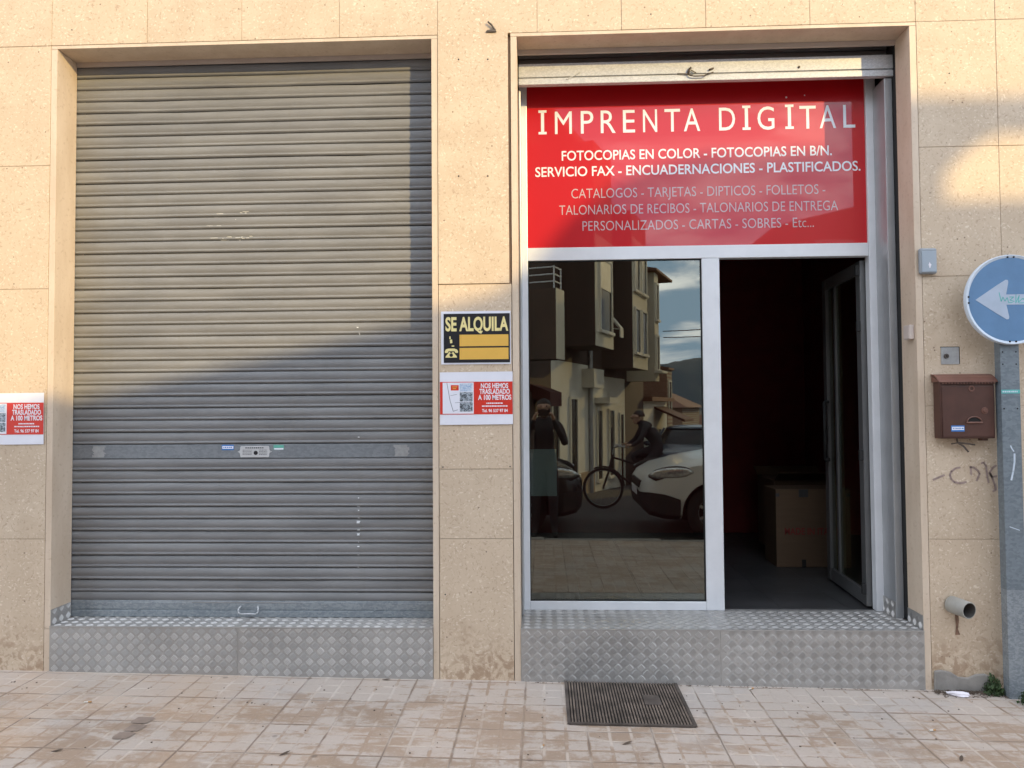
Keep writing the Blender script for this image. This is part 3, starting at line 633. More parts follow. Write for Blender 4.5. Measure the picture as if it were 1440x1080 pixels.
# ------------------------------------------------------------------ the red shop sign
sign = thing('shop_sign', 'red panel lettered IMPRENTA DIGITAL above the shop window and doorway', 'sign', (0.95,GY,2.5))
mb = MB(); mb.box(-0.0895,1.9545,GY-0.004,GY+0.004,2.499,3.60); mb.build('sign_panel', 'red', sign)
YL = GY-0.0046
mb = MB()
TT = [('I',-0.018,0.032),('M',0.083,0.187),('P',0.242,0.319),('R',0.364,0.455),('E',0.500,0.573),('N',0.622,0.708),('T',0.753,0.848),('A',0.870,0.969),('D',1.083,1.180),('I',1.224,1.273),('G',1.315,1.416),('I',1.481,1.532),('T',1.567,1.665),('A',1.687,1.784),('L',1.828,1.899)]
z0 = 3.205; H = 0.150; sw = 0.0195
for ch, a, b in TT:
    if ch == 'I':
        c = (a+b)/2; mb.box(c-sw/2,c+sw/2,YL-0.0004,YL,z0+0.016,z0+H-0.016).box(a,b,YL-0.0004,YL,z0,z0+0.0155).box(a,b,YL-0.0004,YL,z0+H-0.0155,z0+H)
    else: text(mb, ch, a, b, z0, H, YL, 0.0, 0)
mb.build('title_lettering', 'letter', sign)
for nm, s, a, b, z, cap, bold in (('bold_lettering','FOTOCOPIAS EN COLOR - FOTOCOPIAS EN B/N.',0.123,1.756,3.040,0.062,0.012),('bold_lettering','SERVICIO FAX - ENCUADERNACIONES - PLASTIFICADOS.',-0.040,1.924,2.942,0.062,0.012),
                                  ('thin_lettering','CATALOGOS - TARJETAS - DIPTICOS - FOLLETOS -',0.180,1.712,2.804,0.063,-0.007),('thin_lettering','TALONARIOS DE RECIBOS - TALONARIOS DE ENTREGA',0.105,1.786,2.703,0.063,-0.007),('thin_lettering','PERSONALIZADOS - CARTAS - SOBRES - Etc...',0.246,1.640,2.603,0.063,-0.007)):
    mb = MB(); text(mb, s, a, b, z, cap, YL, bold); mb.build(nm, 'letter' if bold > 0 else 'thin_letter', sign, fix=False)
for x, z, q in ((1.49,3.40,.006),(1.60,3.41,.004)): mb = MB(); mb.bar((x,YL-0.001,z),(x,YL,z),q,8); mb.build('sign_screw', 'letter', sign)

# ------------------------------------------------------------------ notices on the wall
rent = thing('rental_sign', 'black and yellow SE ALQUILA sign on the stone pillar', 'sign', (-0.372,-0.004,1.776))
Y0 = -0.0045
mb = MB(); mb.box(-0.572,-0.181,Y0+0.0002,Y0+0.0022,1.768,2.066); mb.build('backing_sheet', 'paper', rent)
mb = MB(); mb.box(-0.557,-0.186,Y0-0.0018,Y0,1.777,2.052); mb.build('sign_board', 'black_card', rent)
mb = MB(); YT = Y0-0.0022
text(mb, 'SE ALQUILA', -0.547,-0.194,1.957,0.078,YT,0.034); mb.build('lettering', 'cream', rent, fix=False)
mb = MB(); mb.box(-0.468,-0.194,YT,Y0-0.0018,1.869,1.934); mb.build('number_field', 'yellow', rent)
mb = MB(); mb.box(-0.468,-0.194,YT,Y0-0.0018,1.795,1.860); mb.build('number_field', 'yellow', rent)
mb = MB()   # telephone and mobile pictograms
mb.prism([(-0.551,1.841),(-0.545,1.852),(-0.530,1.857),(-0.498,1.857),(-0.483,1.852),(-0.476,1.841),(-0.478,1.832),(-0.492,1.833),(-0.497,1.842),(-0.530,1.842),(-0.535,1.833),(-0.549,1.832)],'y',YT,Y0-0.0018)
mb.prism([(-0.548,1.806),(-0.482,1.806),(-0.484,1.814),(-0.499,1.831),(-0.503,1.838),(-0.508,1.838),(-0.509,1.832),(-0.521,1.832),(-0.522,1.838),(-0.527,1.838),(-0.531,1.831),(-0.546,1.814)],'y',YT-0.0001,Y0-0.0018)
mb.prism([(-0.521,1.886),(-0.508,1.888),(-0.510,1.908),(-0.522,1.906)],'y',YT,Y0-0.0018); mb.box(-0.525,-0.518,YT,Y0-0.0018,1.910,1.925).box(-0.512,-0.498,YT,Y0-0.0018,1.868,1.874)
mb.bar((-0.515,YT-0.0004,1.820),(-0.515,YT-0.0001,1.820),0.010,16,m=1)
mb.build('pictogram', ['cream','black_card'], rent)

def poster(x0, z0, label):
    w, h = 0.408, 0.296; yb = -0.0062
    t = thing('moving_notice', label, 'poster', (x0+w/2, yb, z0), group='moving notices taped to the stone wall')
    mb = MB(); mb.add([(x0,yb,z0),(x0+w,yb,z0+0.002),(x0+w,yb-0.001,z0+h),(x0,yb,z0+h-0.002),(x0,yb+0.0006,z0),(x0+w,yb+0.0006,z0+0.002),(x0+w,yb-0.0004,z0+h),(x0,yb+0.0006,z0+h-0.002)],[(0,1,2,3),(7,6,5,4),(0,4,5,1),(1,5,6,2),(2,6,7,3),(3,7,4,0)])
    mb.build('paper_sheet', 'paper', t)
    y = yb-0.0012; za, zb = z0+0.058, z0+0.240
    mb = MB(); mb.box(x0+0.001,x0+w-0.001,y-0.0002,y,za,zb); mb.build('red_print', 'poster_red', t)
    mb = MB(); mb.box(x0+0.016,x0+0.190,y-0.0005,y-0.0002,za+0.004,zb-0.004); mp = mb.build('map_print', 'paper', t)
    mb = MB(); scrib(mb, [(x0+0.040,zb-0.006),(x0+0.058,za+0.075),(x0+0.075,za+0.018),(x0+0.10,za+0.026)], y-0.0007, 0.003); scrib(mb, [(x0+0.06,za+0.105),(x0+0.095,za+0.112)], y-0.0007, 0.002); scrib(mb, [(x0+0.085,za+0.065),(x0+0.125,za+0.068)], y-0.0007, 0.002)
    mb.build('map_line', 'ink', mp, fix=False)
    mb = MB(); mb.box(x0+0.062,x0+0.106,y-0.0008,y-0.0005,zb-0.048,zb-0.018); mb.box(x0+0.070,x0+0.098,y-0.0011,y-0.0008,zb-0.030,zb-0.026,1).box(x0+0.072,x0+0.092,y-0.0011,y-0.0008,zb-0.040,zb-0.036,1); mb.build('map_logo', ['poster_red','yellow'], mp)
    for a, b, mt in ((0.128,0.172,'photo_sky'),(0.072,0.124,'photo'),(0.016,0.068,'photo')):
        mb = MB(); mb.box(x0+0.112,x0+0.184,y-0.0008,y-0.0005,za+a,za+b); mb.build('photo_print', mt, mp)
    mb = MB(); yt = y-0.0006
    text(mb,'NOS HEMOS',x0+0.230,x0+0.383,zb-0.036,0.028,yt,0.03); text(mb,'TRASLADADO',x0+0.222,x0+0.392,zb-0.068,0.028,yt,0.03); text(mb,'A 100 METROS',x0+0.214,x0+0.400,zb-0.101,0.028,yt,0.03)
    x = x0+0.260
    while x < x0+0.352: w_ = rnd.uniform(0.004,0.012); mb.box(x,x+w_,yt-0.0002,yt,za+0.058,za+0.065); x += w_+0.002
    x = x0+0.236
    while x < x0+0.378: w_ = rnd.uniform(0.004,0.012); mb.box(x,x+w_,yt-0.0002,yt,za+0.042,za+0.049); x += w_+0.002
    text(mb,'Tel. 96 537 97 84',x0+0.236,x0+0.380,za+0.012,0.018,yt,0.025)
    mb.build('lettering', 'poster_white', t, fix=False)
    return t
poster(-0.580,1.430,'moving notice on the middle pillar below the SE ALQUILA sign')
poster(-3.262,1.332,'moving notice on the wall left of the closed shutter, cut by the frame')

# ------------------------------------------------------------------ fittings on the right pier
bell = thing('doorbell_box', 'grey plastic bell box on the right pier above the lock plate', 'doorbell', (2.126,-0.002,2.230))
mb = MB(); mb.box(2.072,2.166,-0.040,-0.001,2.236,2.378); mb.build('bell_body', 'grey_plastic', bell, bevel=0.012, seg=4)
mb = MB(); mb.box(2.082,2.159,-0.0445,-0.0405,2.246,2.360); bf = mb.build('bell_cover', plain('pale_grey_plastic',(0.33,0.38,0.43),0.4,0,0.04), bell, bevel=0.003)
mb = MB(); mb.prism([(2.119,2.268),(2.126,2.268),(2.127,2.278),(2.132,2.284),(2.125,2.292),(2.122,2.300),(2.118,2.290),(2.115,2.283),(2.119,2.279)],'y',-0.0455,-0.0447); mb.build('bell_symbol', 'poster_white', bell)

lockb = thing('lock_plate_box', 'small square metal lock plate set in the right pier above the mailbox', 'lock', (2.2135,-0.001,1.744))
mb = MB(); mb.box(2.166,2.262,-0.0035,-0.0012,1.743,1.836); mb.build('cover_plate', 'worn', lockb, bevel=0.001)
mb = MB(); mb.box(2.163,2.2655,-0.0018,-0.0009,1.835,1.8395).box(2.2615,2.2665,-0.0018,-0.0009,1.745,1.838); mb.build('cut_edge', 'pit', lockb)
mb = MB(); mb.bar((2.192,-0.012,1.788),(2.192,-0.003,1.788),0.013,16); mb.bar((2.192,-0.0128,1.788),(2.192,-0.0121,1.788),0.005,10,m=1); mb.build('lock_cylinder', ['rust','pit'], lockb, bevel=0.001)

sw = thing('switch_box', 'small beige box on the inner stone jamb right of the doorway', 'switch', (2.038,0.06,1.92))
mb = MB(); mb.box(2.012,2.0395,0.022,0.092,1.885,1.965); mb.build('switch_body', 'beige_plastic', sw, bevel=0.005)
mb = MB(); mb.box(2.0095,2.0118,0.030,0.084,1.893,1.957); mb.build('switch_cover', 'beige_plastic', sw, bevel=0.0008)

mail = thing('mailbox', 'dented brown metal mailbox with a small blue sticker on the right pier', 'mailbox', (2.30,-0.002,1.34))
mb = MB(); mb.prism([(-0.002,1.342),(-0.100,1.342),(-0.104,1.60),(-0.100,1.648),(-0.002,1.648)],'x',2.160,2.450); mbody = mb.build('mailbox_body', 'brown_metal', mail, bevel=0.005)
mb = MB()
prof = [(-0.002,1.690),(-0.045,1.686),(-0.085,1.672),(-0.128,1.646),(-0.126,1.641),(-0.083,1.666),(-0.043,1.680),(-0.002,1.684)]
mb.prism(prof,'x',2.147,2.461); mb.prism([(-0.004,1.684),(-0.10,1.655),(-0.10,1.645),(-0.004,1.645)],'x',2.150,2.156).prism([(-0.004,1.684),(-0.10,1.655),(-0.10,1.645),(-0.004,1.645)],'x',2.454,2.460)
x = 2.165
while x < 2.45: mb.box(x,x+0.010,-0.1265,-0.120,1.634,1.6405); x += 0.016
mb.build('mailbox_lid', 'brown_lid', mail, bevel=0.002)
mb = MB(); mb.box(2.168,2.442,-0.108,-0.1035,1.352,1.620); md = mb.build('mailbox_door', 'brown_metal', mail, bevel=0.004)
mb = MB(); mb.ring((2.325,1.608),0.017,0.009,-0.113,-0.1085,24); mb.build('lock_ring', 'brown_lid', md, bevel=0.0015)
mb = MB(); mb.bar((2.392,-0.1125,1.490),(2.392,-0.1082,1.490),0.018,20); mb.bar((2.392,-0.118,1.490),(2.392,-0.1128,1.490),0.010,16)
mb.build('lock', 'brown_lid', md, bevel=0.0015, smooth=False)
mb = MB(); n = 14; out = [(2.335+0.040*math.cos(math.pi*i/n), 1.428+0.030*math.sin(math.pi*i/n)) for i in range(n+1)]
mb.prism(out,'y',-0.1105,-0.1083,1); inn = [(2.335+0.040*math.cos(math.pi*i/n), 1.428+0.030*math.sin(math.pi*i/n)) for i in range(n+1)]
for (a, b) in zip(out, out[1:]): mb.bar((a[0],-0.113,a[1]),(b[0],-0.113,b[1]),0.0035,6,m=0)
mb.bar((2.292,-0.114,1.427),(2.378,-0.114,1.427),0.005,8,m=0)
mb.build('coin_grip', ['brown_lid','pit'], md)
sticker(md,2.212,2.283,1.380,1.412,-0.1086,'sticker_blue')
mb = MB(); mb.path([(2.27,-0.03,1.345),(2.268,-0.05,1.318),(2.30,-0.045,1.300),(2.325,-0.05,1.268)],0.005,6).path([(2.268,-0.05,1.318),(2.30,-0.055,1.315),(2.36,-0.05,1.307)],0.0045,6).path([(2.268,-0.05,1.318),(2.235,-0.045,1.312)],0.004,6)
mb.build('dry_twig', 'rust', mail)
mb = MB(); mb.box(2.385,2.420,-0.075,-0.03,1.330,1.345); mb.build('bottom_catch', 'brown_metal', mail)

def squeeze(root, k):            # the fitting stands proud of the wall: bring its measured x back to its own depth
    root.location.x *= k
    for ch in root.children_recursive: ch.data.transform(Matrix.Diagonal((k,0.72,1,1)))
squeeze(mail, 0.981); squeeze(bell, 0.991)
pipe = thing('drain_pipe', 'short grey pipe stub sticking out of the right pier near the ground', 'pipe', (2.19,-0.0,0.44))
ax = Vector((0.30,-1.0,-0.05)).normalized()
def tube(mb, p, d, L, ro, ri, n=28):
    p = Vector(p); a = d.orthogonal().normalized(); b = d.cross(a); vs = []
    for (t, r) in ((0,ro),(L-0.002,ro),(L,ro-0.002),(L,ri),(-0.0,ri)): vs += [p+d*t+(a*math.cos(2*math.pi*i/n)+b*math.sin(2*math.pi*i/n))*r for i in range(n)]
    for k in range(4): pass
    mb.add(vs, [(k*n+i,k*n+(i+1)%n,(k+1)*n+(i+1)%n,(k+1)*n+i) for k in range(3) for i in range(n)], 0)
    b0 = len(mb.v)-5*n
    mb.f += [(b0+3*n+i,b0+3*n+(i+1)%n,b0+4*n+(i+1)%n,b0+4*n+i) for i in range(n)]+[tuple(b0+4*n+i for i in range(n))]; mb.mi += [1]*(n+1)
mb = MB(); tube(mb,(2.190,0.0,0.447),ax,0.115,0.045,0.039); mb.build('pipe_tube', ['pvc','pvc_in'], pipe, smooth=True)
mb = MB(); mb.prism([(2.205,0.405),(2.222,0.402),(2.225,0.36),(2.219,0.315),(2.230,0.285),(2.205,0.284),(2.210,0.33),(2.207,0.37)],'y',-0.0028,-0.0014); mb.build('rust_streak', plain('brown_rust_streak',(0.20,0.115,0.075),0.85,0,0.3,30), pipe)

post = thing('traffic_sign', 'round blue one way sign with a white left arrow on a grey post', 'road sign', (2.465,-0.09,gz(2.46)))
mb = MB(); zf = gz(2.46)-0.02; YP = -0.10
mb.box(2.416,2.513,YP-0.012,YP-0.008,0.55,1.98).box(2.416,2.4195,YP-0.0078,YP+0.04,0.55,1.98).box(2.5095,2.513,YP-0.0078,YP+0.04,0.55,1.98)
for z in (1.80,1.735,1.50): 
    for x in (2.428,2.452): mb.bar((x+ (0.0 if x<2.44 else 0.045),YP-0.0126,z),(x+(0.0 if x<2.44 else 0.045),YP-0.0121,z),0.0045,8,m=2)
mb.box(2.416,2.513,YP-0.0122,YP-0.0082,zf,0.5495,1).box(2.416,2.4195,YP-0.008,YP+0.04,zf,0.5495,1).box(2.5095,2.513,YP-0.008,YP+0.04,zf,0.5495,1)
mb.build('post', ['post','post_foot','pit'], post, bevel=0.0012)
mb = MB(); cx, cz, rd = 2.468, 2.075, 0.238; n = 64; YD = -0.140
prof = [(0.0,YD+0.004),(0.222,YD+0.004),(0.229,YD+0.001),(0.2345,YD-0.001),(0.238,YD+0.004),(0.238,YD+0.024),(0.232,YD+0.024),(0.232,YD+0.008),(0.0,YD+0.008)]
vs = []
for r_, y_ in prof[1:-1]: vs += [(cx+r_*math.cos(2*math.pi*i/n), y_, cz+r_*math.sin(2*math.pi*i/n)) for i in range(n)]
k = len(prof)-2
mb.add(vs, [(a*n+i,a*n+(i+1)%n,(a+1)*n+(i+1)%n,(a+1)*n+i) for a in range(0,k-1) for i in range(n)]+[tuple(range(n))]+[tuple((k-1)*n+i for i in range(n))], 1)
for q in range(len(mb.f)): 
    if q == (k-1)*n: mb.mi[q] = 0
disc = mb.build('sign_disc', ['sign_blue','sign_white'], post, smooth=False)
mb = MB(); ya, yb_ = YD+0.0028, YD+0.0038
mb.prism([(2.282,2.075),(2.392,2.150),(2.440,2.180),(2.451,2.178),(2.453,2.166),(2.440,2.102),(2.600,2.102),(2.600,2.048),(2.440,2.048),(2.453,1.984),(2.451,1.972),(2.440,1.970),(2.392,2.000)],'y',ya,yb_); mb.build('arrow', plain('faded_arrow_white', (0.40,0.47,0.57), 0.5, 0, 0.08), disc)
mb = MB()
for pts in ([(0.0,0.030),(0.008,-0.005),(0.016,0.012),(0.024,-0.004),(0.034,0.010),(0.040,-0.010),(0.056,-0.010)],[(0.044,0.012),(0.062,0.012),(0.046,0.000),(0.064,-0.006)],[(0.072,0.022),(0.070,-0.012),(0.086,0.018),(0.080,-0.010),(0.10,0.006)],[(0.084,-0.012),(0.14,-0.010),(0.10,0.004),(0.15,0.010)]):
    scrib(mb, [(2.404+x*1.2,2.072+z*1.35) for x,z in pts], ya-0.0005, 0.0042)
mb.build('graffiti', 'teal', disc, fix=False)
mb = MB()
for x, z in ((-0.016,0.225),(0.016,0.225),(-0.016,-0.222),(0.016,-0.222),(-0.222,0.016),(-0.222,-0.016)):
    mb = MB(); mb.bar((cx+x,YD+0.0005,cz+z),(cx+x,YD+0.003,cz+z),0.0052,10); mb.build('bolt', 'pit', disc)
for za in (1.86,1.93): mb = MB(); mb.box(2.44,2.49,YP-0.032,YP-0.0125,za,za+0.04); mb.build('bracket', 'post_foot', post)
mb = MB(); mb.box(2.4165,2.5125,YP-0.0132,YP-0.0123,1.580,1.600); x = 2.422
while x < 2.50: w_ = rnd.uniform(0.004,0.010); mb.box(x,x+w_,YP-0.0136,YP-0.0133,1.586,1.594,1); x += w_+0.003
mb.build('sticker', ['teal','sign_white'], post)
mb = MB(); scrib(mb, [(2.456,1.305),(2.462,1.29),(2.472,1.275)], YP-0.0126, 0.006); scrib(mb, [(2.475,1.262),(2.474,1.22),(2.466,1.17),(2.455,1.125)], YP-0.0126, 0.0095); scrib(mb,[(2.44,0.88),(2.49,0.862)],YP-0.0126,0.004)
mb.build('paint_scratch', 'sign_white', post, fix=False)

# bent bracket on top of the pillar cladding
br = thing('bent_bracket', 'small bent dark metal bracket on the joint above the pillar', 'bracket', (-0.275,-0.004,3.65))
mb = MB(); mb.prism([(-0.311,3.650),(-0.302,3.659),(-0.270,3.664),(-0.258,3.660),(-0.250,3.650)],'y',-0.014,-0.004); mb.path([(-0.262,-0.010,3.660),(-0.275,-0.014,3.685),(-0.298,-0.016,3.706)],0.005,6); mb.path([(-0.255,-0.010,3.657),(-0.282,-0.014,3.695)],0.0045,6)
mb.build('bracket_strip', 'rust', br)

# ------------------------------------------------------------------ grate, litter, plants on the pavement
gr = thing('floor_grate', 'rusty ribbed metal grate let into the pavement before the shop step', 'grate', (0.405,-0.29,gz(0.4)))
X0, X1, G0, G1 = 0.106, 0.706, -0.563, -0.008
def gzz(x, d): return gz(x)+d
mb = MB()
def gbox(x0, x1, y0, y1, d0, d1, m=0):
    vs = [(x0,y0,gz(x0)+d0),(x1,y0,gz(x1)+d0),(x1,y1,gz(x1)+d0),(x0,y1,gz(x0)+d0),(x0,y0,gz(x0)+d1),(x1,y0,gz(x1)+d1),(x1,y1,gz(x1)+d1),(x0,y1,gz(x0)+d1)]
    mb.add(vs, [(0,3,2,1),(4,5,6,7),(0,1,5,4),(1,2,6,5),(2,3,7,6),(3,0,4,7)], m)
gbox(X0,X1,G0,G1,0.001,0.003,1)
gbox(X0-0.006,X0+0.010,G0,G1,0.003,0.010); gbox(X1-0.010,X1+0.006,G0,G1,0.003,0.010); gbox(X0+0.0105,X1-0.0105,G0-0.004,G0+0.010,0.003,0.0105); gbox(X0+0.044,X0+0.050,G0+0.0105,G1,0.003,0.0095)
mb.build('grate_frame', ['rust','pit'], gr)
mb = MB(); x = X0+0.016
while x < X1-0.016:
    gbox(x, x+0.0075, G0+0.011, G1-0.002, 0.0031, 0.0088+rnd.uniform(-0.0008,0.0006)); x += 0.0152
mb.build('grate_rib', plain('worn_iron_rib',(0.19,0.15,0.12),0.6,0.35,0.4,9), gr)
mb = MB(); gbox(0.50,0.585,-0.32,-0.19,0.0095,0.0102); mb.build('flat_patch', 'rust', gr)

def litter(name, label, cat, group, mbf, mats, x, y, rz_=0):
    mb = MB(); mbf(mb); o = mb.build(name, mats); o.location = (x, y, gz(x)+0.001); o.rotation_euler = (0,0,rz_); tag(o, label, cat, group); return o
def butt(mb): mb.bar((-0.012,0,0.005),(0.006,0,0.005),0.0042,10); mb.bar((0.006,0,0.005),(0.022,0,0.005),0.0042,10,m=1)
for x, y, a, lb_ in ((1.093,-0.060,0.5,'cigarette butt close to the shop step, right of the grate'),(1.801,-0.542,0.3,'cigarette butt on the pavement at the right, away from the wall'),(-0.021,-0.817,1.2,'cigarette butt on the pavement in front of the middle pillar'),(-2.318,-0.437,0.2,'cigarette butt on the pavement before the closed shutter')):
    litter('cigarette_butt', lb_, 'litter', 'cigarette butts on the pavement', butt, ['butt','butt_filter'], x, y, a)
def leaf_m(mb):
    n = 8; vs = [(0.020*math.cos(2*math.pi*i/n)*(1+0.3*math.cos(4*math.pi*i/n)), 0.008*math.sin(2*math.pi*i/n), 0.004+0.004*math.cos(2*math.pi*i/n)) for i in range(n)]
    vs += [(v[0],v[1],v[2]-0.0012) for v in vs]
    mb.add(vs, [tuple(range(n)), tuple(reversed(range(n,2*n)))]+[(i,n+i,n+(i+1)%n,(i+1)%n) for i in range(n)])
for x, y, a, lb_ in ((0.361,-0.751,0.4,'dry leaf on the pavement in front of the grate'),(1.786,-0.822,1.0,'dry leaf at the lower right of the pavement'),(-1.133,-0.934,0.7,'dry leaf at the bottom edge below the closed shutter'),(-2.126,-0.961,0.1,'dry leaf at the lower left corner of the pavement'),(-0.88,-0.030,-0.2,'dry leaf against the left chequer plate step')):
    litter('dry_leaf', lb_, 'leaf', 'dry leaves on the pavement', leaf_m, 'dry_leaf', x, y, a)
def crumple(mb):
    r2 = random.Random(3); n, k = 9, 6
    rings = []
    for i in range(k):
        t = math.pi*(i+0.3)/(k-0.4); rings.append([(0.055*math.cos(t)+r2.uniform(-.006,.006), 0.022*math.sin(t)*math.cos(2*math.pi*j/n)+r2.uniform(-.006,.006), 0.010+0.014*math.sin(t)*math.sin(2*math.pi*j/n)+r2.uniform(-.004,.004)) for j in range(n)])
    mb.loft(rings)
litter('crumpled_paper', 'crumpled white paper by the foot of the right pier', 'litter', None, crumple, 'poster_white', 2.171, -0.085, -0.4)
mb = MB(); r2 = random.Random(11)
for i in range(260):
    x = r2.uniform(2.06, 2.44); y = -0.02-abs(r2.gauss(0,0.045))
    if y < -0.17: continue
    l = r2.uniform(0.008,0.030); a = r2.uniform(0,3.14); z = gz(x)+r2.uniform(0.002,0.007)
    mb.bar((x,y,z),(x+l*math.cos(a),y+l*math.sin(a)*0.6,z+r2.uniform(0,0.004)),0.0016,4)
for i in range(120):
    x = r2.uniform(-0.1, 2.04); y = -0.012-abs(r2.gauss(0,0.010)); l = r2.uniform(0.004,0.012); a = r2.uniform(0,3.14); z = gz(x)+0.002
    mb.bar((x,y,z),(x+l*math.cos(a),y-abs(l*math.sin(a)),z+0.001),0.0012,4)
for i in range(170):
    x = r2.uniform(-3.2, 2.7); y = -abs(r2.gauss(0,0.5))-0.02
    if y < -1.4: continue
    q = r2.uniform(0.0015,0.0045); z = gz(x)+0.001; mb.box(x-q,x+q*r2.uniform(.4,1),y-q,y+q*r2.uniform(.4,1),z,z+q*0.6)
o = mb.build('leaf_litter', 'dry_leaf'); tag(o, 'dry twigs, crumbs and grit scattered along the wall foot and pavement', 'debris', kind='stuff')
def weed(name, label, cx_, cy_, w, h, n, seed, d=0.05):
    r3 = random.Random(seed); mb = MB()
    for i in range(n):
        x = cx_+r3.gauss(0,w*0.42); x = min(max(x,cx_-w),cx_+w); y = cy_+r3.uniform(-d,d*0.4); z = gz(x)+h*r3.random()**1.3*max(0.15,1-abs(x-cx_)/w*0.8)
        s_ = r3.uniform(0.006,0.013); a = Vector((r3.uniform(-1,1),r3.uniform(-1,0.2),r3.uniform(-0.3,1))).normalized(); b = a.orthogonal().normalized(); c = a.cross(b)
        p = Vector((x,y,z)); mb.add([p-b*s_,p-c*s_*0.5,p+b*s_,p+c*s_*0.5],[(0,1,2,3)])
    for i in range(8): x = cx_+r3.uniform(-w*.6,w*.6); mb.bar((x,cy_,gz(x)),(x+r3.uniform(-.02,.02),cy_-0.02,gz(x)+h*0.6),0.0015,4)
    o = mb.build(name, 'leaf', fix=False); tag(o, label, 'plant', 'weeds at the foot of the right pier'); return o
weed('weed_clump', 'dark green weed clump at the foot of the pier left of the sign post', 2.372, -0.035, 0.050, 0.10, 420, 1)
weed('weed_clump', 'dark green weed clump on the right side of the sign post foot', 2.475, -0.17, 0.05, 0.085, 360, 2)

# ------------------------------------------------------------------ inside the shop
bx = thing('cardboard_box', 'tall brown cardboard box printed MADE IN ITALY inside the doorway', 'box', (2.02,1.85,0.30))
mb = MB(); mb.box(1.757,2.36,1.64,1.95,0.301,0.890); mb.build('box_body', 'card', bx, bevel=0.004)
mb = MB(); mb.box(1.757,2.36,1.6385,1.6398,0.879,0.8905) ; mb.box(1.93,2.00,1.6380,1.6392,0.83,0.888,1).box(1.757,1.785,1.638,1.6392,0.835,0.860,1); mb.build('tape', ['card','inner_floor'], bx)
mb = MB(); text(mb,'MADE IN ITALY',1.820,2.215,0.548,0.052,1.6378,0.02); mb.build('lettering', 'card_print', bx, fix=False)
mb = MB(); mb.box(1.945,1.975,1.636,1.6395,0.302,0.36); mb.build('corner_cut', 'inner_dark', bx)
bx2 = thing('cardboard_box', 'second brown box with open flaps behind the printed box', 'box', (1.98,2.5,0.30))
mb = MB(); mb.box(1.93,2.5,2.25,2.75,0.301,0.900); mb.build('box_body', 'card', bx2, bevel=0.004)
mb = MB(); mb.prism([(2.25,0.901),(2.12,0.975),(2.118,0.970),(2.246,0.897)],'x',1.93,2.5); mb.build('box_flap', 'card', bx2)
mb = MB(); mb.prism([(2.75,0.901),(2.87,0.975),(2.875,0.97),(2.755,0.897)],'x',1.93,2.5); mb.build('box_flap', 'card', bx2)
nt_ = thing('paper_notice', 'grey paper sheet taped behind the lower left of the shop window', 'notice', (-0.008,0.42,0.985))
mb = MB(); mb.box(-0.0875,0.075,0.414,0.4146,0.985,1.270); mb.build('paper_sheet', 'grey_paper', nt_)
mb = MB(); mb.box(-0.0875,-0.068,0.4128,0.4134,0.995,1.245); mb.build('paper_strip', 'paper', nt_)

# ------------------------------------------------------------------ the street behind the camera (seen in the window)

M['cream_wall'] = mat_render('cream_render', (0.74,0.68,0.54), (0.66,0.60,0.47)); M['shade_brown_wall'] = mat_render('shade_brown_render', (0.095,0.066,0.050), (0.075,0.053,0.041))  # brown copy: shade of faces turned from the sun put into the colour
M['pale_wall'] = mat_render('pale_render', (0.80,0.76,0.66), (0.72,0.68,0.58)); M['ochre_wall'] = mat_render('ochre_render', (0.42,0.30,0.20), (0.36,0.26,0.17))
M['brick'] = mat_brick(); M['roof'] = mat_render('clay_roof_tile', (0.24,0.12,0.08), (0.17,0.09,0.06)); M['shade_glass'] = plain('window_glass', (0.010,0.011,0.012), 0.25, spec=0.25)
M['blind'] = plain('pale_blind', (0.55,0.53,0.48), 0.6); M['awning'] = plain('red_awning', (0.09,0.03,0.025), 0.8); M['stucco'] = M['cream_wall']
M['hill'] = mat_render('hazy_hill', (0.030,0.048,0.062), (0.040,0.060,0.070))  # blue of distant haze put into the hill colour
ROW = Vector((1.0,-11.6,0)); RZ = math.atan2(0.35,0.937)
def row_thing(name, label, cat, t0, group=None):
    return thing(name, label, cat, (ROW.x-0.35*t0, ROW.y+0.937*t0, -0.6), RZ, group)
def rbuild(mb, t0, name, mat, parent, **k):
    mb.v = [(x, y-t0, z+0.6) for x, y, z in mb.v]; return mb.build(name, mat, parent, local=True, **k)
def rwin(parent, t0, p, ta, tb, za, zb, blind=0.0, frame='pale_wall'):
    a, b = min(ta,tb), max(ta,tb)
    mb = MB(); w = 0.05
    mb.box(p,p+0.04,a,a+w,za,zb).box(p,p+0.04,b-w,b,za,zb).box(p,p+0.04,a+w+.001,b-w-.001,zb-w,zb).box(p,p+0.07,a-0.04,b+0.04,za-0.06,za-0.001)
    f = rbuild(mb, t0, 'window', frame, parent)
    mb = MB(); mb.box(p+0.003,p+0.012,a+w,b-w,za,zb-w); rbuild(mb, t0, 'pane', 'shade_glass', f)
    if blind: mb = MB(); mb.box(p+0.014,p+0.024,a+w+.002,b-w-.002,zb-w-blind*(zb-za),zb-w-0.001); rbuild(mb, t0, 'blind', 'blind', f)
